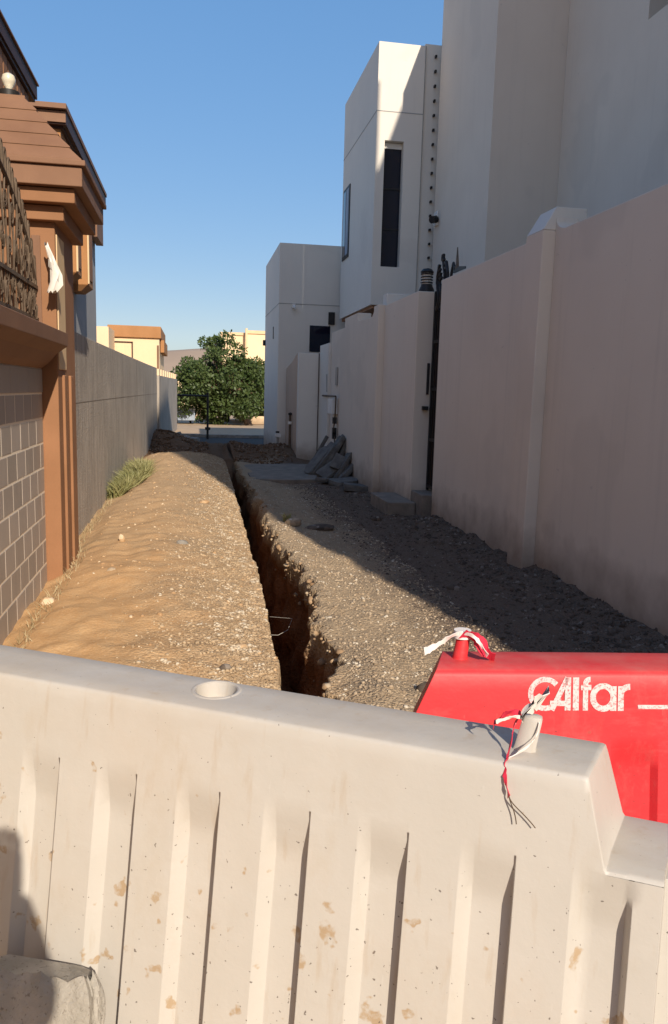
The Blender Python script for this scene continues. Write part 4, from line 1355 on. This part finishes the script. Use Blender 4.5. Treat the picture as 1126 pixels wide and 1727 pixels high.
# --- red one
RP0, RANG = (0.483, 1.467), -6.86
u_r, v_r, tb_r, Wr = barrier_frame(RP0, RANG, 9)
def rec_red(uu, z):
    if z > 0.855 or z < 0.1:
        return 0.0
    d = (uu - 0.364) % 0.21
    if d <= 0 or d >= 0.10 or uu < 0.1:
        return 0.0
    return 0.012 * min(1.0, d / 0.012, (0.10 - d) / 0.012) * min(1.0, (0.855 - z) / 0.05) * min(1, (z - .1) / .05)
us = [0.0, 0.004, 0.01, 0.03]
for k in range(-1, 6):
    b0 = 0.364 + k * 0.21
    us += [b0 - .0005, b0, b0 + .012, b0 + .02, b0 + .088, b0 + .1, b0 + .1005, b0 + .15]
us = sorted(set(round(q, 4) for q in us)) + [1.45]
zs_r = [0.0, 0.05, 0.10, 0.12, 0.15] + list(np.linspace(0.2, 0.8, 10)) + [0.82, 0.83, 0.845, 0.855]
rb = MB()
rings = []
for i, uu in enumerate(us):
    ring = []
    front = [(-(1.0 - z) * tb_r + rec_red(uu, z), z) for z in zs_r] + [(-(1.0 - z) * tb_r, z) for z in (0.87, 0.9, 0.93, 0.96, 0.988)]
    top = [(0.0035, 0.9965), (0.012, 1.0), (0.05, 1.0005), (0.085, 1.0005), (0.118, 1.0), (0.1265, 0.9965)]
    back = [(0.13 - a_ if True else a_, b_) for a_, b_ in [(-(1.0 - z) * tb_r, z) for z in zs_r + [0.87, 0.9, 0.93, 0.96, 0.988]][::-1]]
    for a_, b_ in front + top + back:
        sh = max(0.0, 1.0 - uu / 0.12)       # the left end slopes outward towards the foot
        ring.append(Wr(uu + 0.30 * a_ * sh - (1 - b_) * 0.42 * sh * (1 if b_ > .85 else (.15 / max(.15, 1 - b_)) + .4 * 0), a_, b_))
    rings.append(ring)
rb.loft(rings)
t_r = thing('plastic_barrier', 'red plastic road barrier with white lettering, behind the white one', 'barrier', tuple(Wr(0.5, 0.06, 0)))
rb.build('body', M['rplastic'], t_r, smooth=True)
pc = []
for z, s_ in ((0.995, 1.2), (1.004, 1.0), (1.05, 0.9), (1.056, 0.7), (1.058, 0.4)):
    pc.append([Wr(0.064 + a_ * .016 * s_ + (z - 1) * .12, 0.075 + b_ * .014 * s_, z) for a_, b_ in ((math.cos(q), math.sin(q)) for q in np.linspace(0, 2 * math.pi, 13)[:-1])])
MB().loft(pc).build('lug', M['rplastic'], t_r, smooth=True)

# white lettering on the red face, drawn as flat strokes
def on_face(uu, ww, lift):
    cb, sb = math.cos(R(9)), math.sin(R(9))
    return Wr(uu, 0, 1.0) + Vector((0, 0, -1)) * ww * cb - v_r * ww * sb - (v_r * cb - Vector((0, 0, 1)) * sb) * lift

def stroke(pts, wd, lift):
    mb = MB()
    n = len(pts)
    L_, R_ = [], []
    for i, (x, y) in enumerate(pts):
        a_ = pts[max(0, i - 1)]
        b_ = pts[min(n - 1, i + 1)]
        dx, dy = b_[0] - a_[0], b_[1] - a_[1]
        l_ = math.hypot(dx, dy) or 1
        nx, ny = -dy / l_ * wd / 2, dx / l_ * wd / 2
        L_.append(on_face(x + nx, y + ny, lift))
        R_.append(on_face(x - nx, y - ny, lift))
    o = len(mb.v)
    mb.add(L_ + R_, [(i, i + 1, n + i + 1, n + i) for i in range(n - 1)])
    return mb
def arc(cx_, cy_, rx, ry, a0, a1, n=22):
    return [(cx_ + rx * math.cos(R(a0 + (a1 - a0) * k / n)), cy_ + ry * math.sin(R(a0 + (a1 - a0) * k / n))) for k in range(n + 1)]
GW = 0.0108
lift = 0.0012
letters = {
    'G': [arc(0.2245, 0.0465, 0.030, 0.0295, -40, -345)],
    'A': [[(0.2385, 0.0795), (0.2705, 0.0130)], [(0.2345, 0.0655), (0.2705, 0.0655)]],
    'A2': [[(0.2715, 0.0125), (0.2715, 0.0800)]],
    'l': [[(0.2885, 0.0125), (0.2885, 0.0800)]],
    'f': [[(0.3085, 0.0800), (0.3085, 0.0250)] , arc(0.3175, 0.0250, 0.009, 0.0085, 180, 275, 8), [(0.2985, 0.0330), (0.3205, 0.0330)]],
    'a': [arc(0.3455, 0.0530, 0.0215, 0.0232, 0, 360, 30), [(0.3670, 0.0300), (0.3670, 0.0805)]],
    'r': [[(0.3825, 0.0805), (0.3825, 0.0300)], arc(0.4010, 0.0470, 0.0185, 0.0160, 180, 272, 10)],
}
for k, strokes in letters.items():
    mb = MB()
    for i, s_ in enumerate(strokes):
        q = stroke(s_, GW if k not in ('A2', 'l', 'a', 'r') else GW * 1.15, lift + 0.00012 * i + (0.0006 if k in ('A', 'A2') else 0))
        mb.add(q.v, q.f)
    mb.build('logo_letter', M['print'], t_r)
mb = stroke([(0.4185, 0.0722), (1.05, 0.0722)], 0.0085, lift)
mb.build('logo_bar', M['print'], t_r)

# ------------------------------------------------------------------ tape
def bez(p0, p1, p2, p3, n=14):
    out = []
    for k in range(n + 1):
        s_ = k / n
        out.append(tuple((1 - s_) ** 3 * a_ + 3 * s_ * (1 - s_) ** 2 * b_ + 3 * s_ * s_ * (1 - s_) * c_ + s_ ** 3 * d_ for a_, b_, c_, d_ in zip(p0, p1, p2, p3)))
    return out
def tape_piece(path, w0, w1, material, name, parent, seed=0, base_side=(0.2, -0.2, 1)):
    rnd = random.Random(seed)
    n = len(path)
    wd = [w0 + (w1 - w0) * k / (n - 1) for k in range(n)]
    wd = [q * rnd.uniform(.7, 1.15) for q in wd]
    sd = [Vector(base_side) + Vector((math.sin(k * .7 + seed), math.cos(k * .5 + seed), math.sin(k * .9))) * .45 for k in range(n)]
    return MB().ribbon(path, wd, sd).build(name, material, parent, smooth=True)

lt = Wr(0.067, 0.075, 1.055)                 # red barrier's lug
t_ = thing('barrier_tape', 'red and white warning tape knotted on the red barrier lug', 'tape', tuple(lt))
def off(P, du, dv, dz, uu=u_r, vv=v_r):
    return tuple(P + uu * du + vv * dv + Vector((0, 0, dz)))
tape_piece(bez(off(lt, 0, -.014, .004), off(lt, -.03, -.01, .004), off(lt, -.05, -.03, -.02), off(lt, -.088, -.045, -.026)), .008, .022, M['tapewhite'], 'loose_end', t_, 1)
tape_piece(bez(off(lt, -.005, -.018, .002), off(lt, .02, -.025, .012), off(lt, .035, -.03, -.02), off(lt, .066, -.02, -.052)), .020, .040, M['tapered'], 'red_tail', t_, 2)
tape_piece(bez(off(lt, .0, -.020, .004), off(lt, .02, -.033, .010), off(lt, .03, -.04, -.012), off(lt, .046, -.04, -.036)), .008, .010, M['tapewhite'], 'white_stripe', t_, 3)
kn = MB()
kn.loft([[off(lt, .0185 * math.cos(a_), .0175 * math.sin(a_), dz) for a_ in np.linspace(0, 2 * math.pi, 17)[:-1]] for dz in (-.010, -.004, .003, .007)])
kn.build('knot', M['tapewhite'], t_, smooth=True)

lw = Wt(0.392, 0.062, 1.045)                 # white barrier's lug
t_ = thing('barrier_tape', 'frayed red and white tape tied round the white barrier lug', 'tape', tuple(lw))
def offw(du, dv, dz):
    return off(lw, du, dv, dz, u, v)
tape_piece(bez(offw(-.01, -.016, .012), offw(-.004, -.02, .03), offw(.01, -.01, .035), offw(.018, .0, .042)), .020, .046, M['tapewhite'], 'white_puff', t_, 5)
tape_piece(bez(offw(-.012, -.012, .014), offw(-.03, -.01, .026), offw(-.04, -.02, .01), offw(-.052, -.018, -.006)), .010, .016, M['tapered'], 'red_wisp', t_, 6)
tape_piece(bez(offw(-.01, -.018, .012), offw(-.022, -.024, .02), offw(-.034, -.026, .008), offw(-.048, -.026, .003)), .006, .008, M['tapewhite'], 'white_wisp', t_, 7)
tape_piece(bez(offw(-.018, -.004, .004), offw(-.026, -.018, -.02), offw(-.022, -.026, -.036), offw(-.026, -.050, -.046)), .012, .014, M['tapered'], 'red_fall', t_, 8)
tape_piece(bez(offw(-.026, -.050, -.046), offw(-.030, -.066, -.052), offw(-.022, -.073, -.068), offw(-.016, -.078, -.090)), .014, .009, M['tapered'], 'red_tail', t_, 9)
tape_piece(bez(offw(.016, -.012, .006), offw(.018, -.02, -.02), offw(.0, -.026, -.034), offw(-.024, -.048, -.044)), .006, .006, M['tapewhite'], 'white_loop', t_, 10)
for k, (e1, e2) in enumerate((((-.006, -.080, -.105), (-.002, -.084, -.128)), ((.006, -.080, -.108), (.026, -.084, -.128)))):
    MB().tube(bez(offw(-.016, -.078, -.088), offw(-.014, -.080, -.100), offw(*e1), offw(*e2)), 0.0009, 5).build('thread', M['iron'], t_)

# ------------------------------------------------------------------ concrete lump in front of the barrier
cb = MB()
N_, MM = 72, 44
rings = []
for j in range(MM + 1):
    f_ = j / MM
    rings_ = []
    zc = 0.0 + 0.52 * f_
    shrink = 1.0 if f_ < .93 else math.sqrt(max(0.02, 1 - ((f_ - .93) / .075) ** 2 * .3))
    for k in range(N_):
        a_ = 2 * math.pi * k / N_
        ca, sa = math.cos(a_), math.sin(a_)
        q = 1.0 / (abs(ca) ** 7 + abs(sa) ** 7) ** (1 / 7)
        hx, hy = 0.112 * (1 + 0.05 * (1 - f_)), 0.035
        nn = 1 + 0.05 * fbm(ca * 2 + 3, sa * 2, f_ * 4) + 0.030 * fbm(ca * 7, sa * 7, f_ * 14)
        lx, ly = ca * q * hx * shrink * nn, sa * q * hy * shrink * nn
        rings_.append((-0.268 + lx * .93 + ly * .3, 1.075 + ly * .93 - lx * .34 + zc * 0.50, zc - ly * .45 + (0.020 * fbm(ca * 2.5, sa * 2.5, 2) * max(0, f_ - .8) / .2)))
    rings.append(rings_)
cb.loft(rings)
mt, t, p = new_mat('weathered_concrete')
c = mixc(t, ramp(t, noise_(t, 18, 8), .3, .7), (0.38, 0.345, 0.29), (0.54, 0.495, 0.43))
c = mixc(t, math_(t, 'MULTIPLY', ramp(t, noise_(t, 30, 8, pos(t, (1, 1, .15)), .7), .55, .7), .6), c, (0.60, 0.54, 0.45))
c = mixc(t, math_(t, 'MULTIPLY', ramp(t, noise_(t, 130, 4), .6, .7), .6), c, (0.14, 0.11, 0.085))
t.links.new(c, p.inputs['Base Color'])
p.inputs['Roughness'].default_value = 0.95
bump(t, p, math_(t, 'ADD', noise_(t, 120, 8, None, .7), noise_(t, 25, 6)), 0.8, 0.012)
tag(cb.build('concrete_block', mt, base=(-0.25, 1.14, 0), smooth=True), 'weathered grey concrete kerb block leaning on the white barrier, bottom left', 'concrete block')

# ------------------------------------------------------------------ the photographer, who stands behind the camera
def skin_body(name, joints, edges, radii, material, parent, root):
    bp = Vector(parent['_base'])
    me = bpy.data.meshes.new(name)
    me.from_pydata([tuple(Vector(j) - bp) for j in joints], edges, [])
    o = bpy.data.objects.new(name, me)
    col.objects.link(o)
    o.parent = parent
    md = o.modifiers.new('skin', 'SKIN')
    md.use_smooth_shade = True
    for i, r_ in enumerate(radii):
        me.skin_vertices[0].data[i].radius = (r_, r_) if not isinstance(r_, tuple) else r_
        me.skin_vertices[0].data[i].use_root = (i == root)
    sb = o.modifiers.new('sub', 'SUBSURF')
    sb.levels = sb.render_levels = 1
    me.materials.append(material)
    return o
mt, t, p = new_mat('clothed_body')
g = nd(t, 'ShaderNodeNewGeometry')
sp = nd(t, 'ShaderNodeSeparateXYZ')
t.links.new(g.outputs['Position'], sp.inputs[0])
c = mixc(t, math_(t, 'GREATER_THAN', sp.outputs[2], 0.95), (0.05, 0.06, 0.09), (0.30, 0.34, 0.40))
c = mixc(t, math_(t, 'GREATER_THAN', sp.outputs[2], 1.47), c, (0.42, 0.27, 0.18))
c = mixc(t, math_(t, 'LESS_THAN', sp.outputs[2], 0.09), c, (0.03, 0.025, 0.02))
t.links.new(c, p.inputs['Base Color'])
p.inputs['Roughness'].default_value = 0.85
px, py = -0.27, -0.40
t_p = thing('person', 'person in grey shirt and dark trousers standing behind the camera', 'person', (px, py, 0))
J = [(px, py, .95), (px, py, 1.15), (px, py - .01, 1.36), (px, py, 1.49), (px, py + .02, 1.60), (px, py + .03, 1.71),
     (px + .185, py, 1.385), (px + .325, py + .16, 1.30), (px + .25, py + .27, 1.46),
     (px - .185, py, 1.385), (px - .14, py + .16, 1.24), (px + .10, py + .27, 1.46),
     (px + .10, py, .88), (px + .11, py + .01, .50), (px + .12, py - .02, .10), (px + .13, py + .13, .04),
     (px - .10, py, .88), (px - .11, py + .01, .50), (px - .12, py - .02, .10), (px - .13, py + .13, .04)]
Eg = [(0, 1), (1, 2), (2, 3), (3, 4), (4, 5), (2, 6), (6, 7), (7, 8), (2, 9), (9, 10), (10, 11), (0, 12), (12, 13), (13, 14), (14, 15), (0, 16), (16, 17), (17, 18), (18, 19)]
Rd = [.14, .13, .15, .055, .075, .085, .075, .058, .045, .075, .058, .045, .09, .065, .045, .04, .09, .065, .045, .04]
J = [(a_, b_, c_ * 1.05) for a_, b_, c_ in J]
skin_body('body', J, Eg, Rd, mt, t_p, 0)
hd = MB()
hx, hy, hz = px, py + .025, 1.735
rings = []
for j in range(15):
    ph = math.pi * j / 14
    rr = math.sin(ph)
    zz = math.cos(ph)
    taper = 1 - .22 * max(0, -zz)
    rings.append([(hx + .078 * rr * math.cos(a_) * taper, hy + .098 * rr * math.sin(a_) * taper + (.012 if (math.sin(a_) > .93 and -.35 < zz < .0) else 0), hz + .125 * zz) for a_ in np.linspace(0, 2 * math.pi, 21)[:-1]])
hd.loft(rings)
ho = hd.build('head', M['skin'], t_p, smooth=True)
for sx in (-1, 1):
    MB().lathe(hx + sx * .032, hy + .086, [(0.0, hz - .010), (.011, hz), (0.0, hz + .010)], 10).build('eye', M['black'], ho, smooth=True)
    MB().tube([(hx + sx * .078, hy, hz - .035), (hx + sx * .088, hy - .01, hz), (hx + sx * .078, hy - .01, hz + .03)], 0.012, 6).build('ear', M['skin'], ho, smooth=True)
MB().tube([(hx - .025, hy + .082, hz - .062), (hx, hy + .088, hz - .064), (hx + .025, hy + .082, hz - .062)], 0.007, 6).build('mouth', M['tapered'], ho, smooth=True)
hr = MB()
hr.loft([[(hx + .088 * math.sin(ph) * math.cos(a_), hy - .012 + .102 * math.sin(ph) * math.sin(a_), hz + .012 + .128 * math.cos(ph)) for a_ in np.linspace(0, 2 * math.pi, 21)[:-1]] for ph in np.linspace(0.02, 1.35, 8)])
hr.build('hair', M['black'], t_p, smooth=True)
for sx, wx, wy, wz in ((1, px + .25, py + .275, 1.54), (-1, px + .10, py + .275, 1.54)):
    hand = MB()
    hand.loft([[(wx + .034 * a_, wy + .014 * b_ + .004 * k, wz - .02 + .026 * k) for a_, b_ in ((-1, -1), (1, -1), (1, 1), (-1, 1))] for k in range(4)])
    ho = hand.build('hand', M['skin'], t_p, bevel=0.008)
    for q in range(4):
        fx = wx + sx * (-.024 + .016 * q)
        ln = (.050, .060, .062, .052)[q]
        MB().tube([(fx, wy + .010, wz + .05), (fx, wy + .022, wz + .05 + ln * .5), (fx - sx * .012, wy + .036, wz + .05 + ln * .75)], 0.0085, 7, .0065).build('finger', M['skin'], ho, smooth=True)
    MB().tube([(wx - sx * .030, wy, wz - .01), (wx - sx * .048, wy + .015, wz + .015), (wx - sx * .052, wy + .03, wz + .04)], 0.0095, 7, .0075).build('thumb', M['skin'], ho, smooth=True)
ph = MB().box(px + .09, px + .24, py + .315, py + .323, 1.53, 1.60)
tag(ph.build('phone', M['black'], base=(px + .16, py + .32, 1.56), bevel=0.004), 'black phone held up behind the camera', 'phone')

# helper keys are not part of the scene's description
for o in bpy.data.objects:
    for k in ('_base', '_keep'):
        if k in o:
            del o[k]
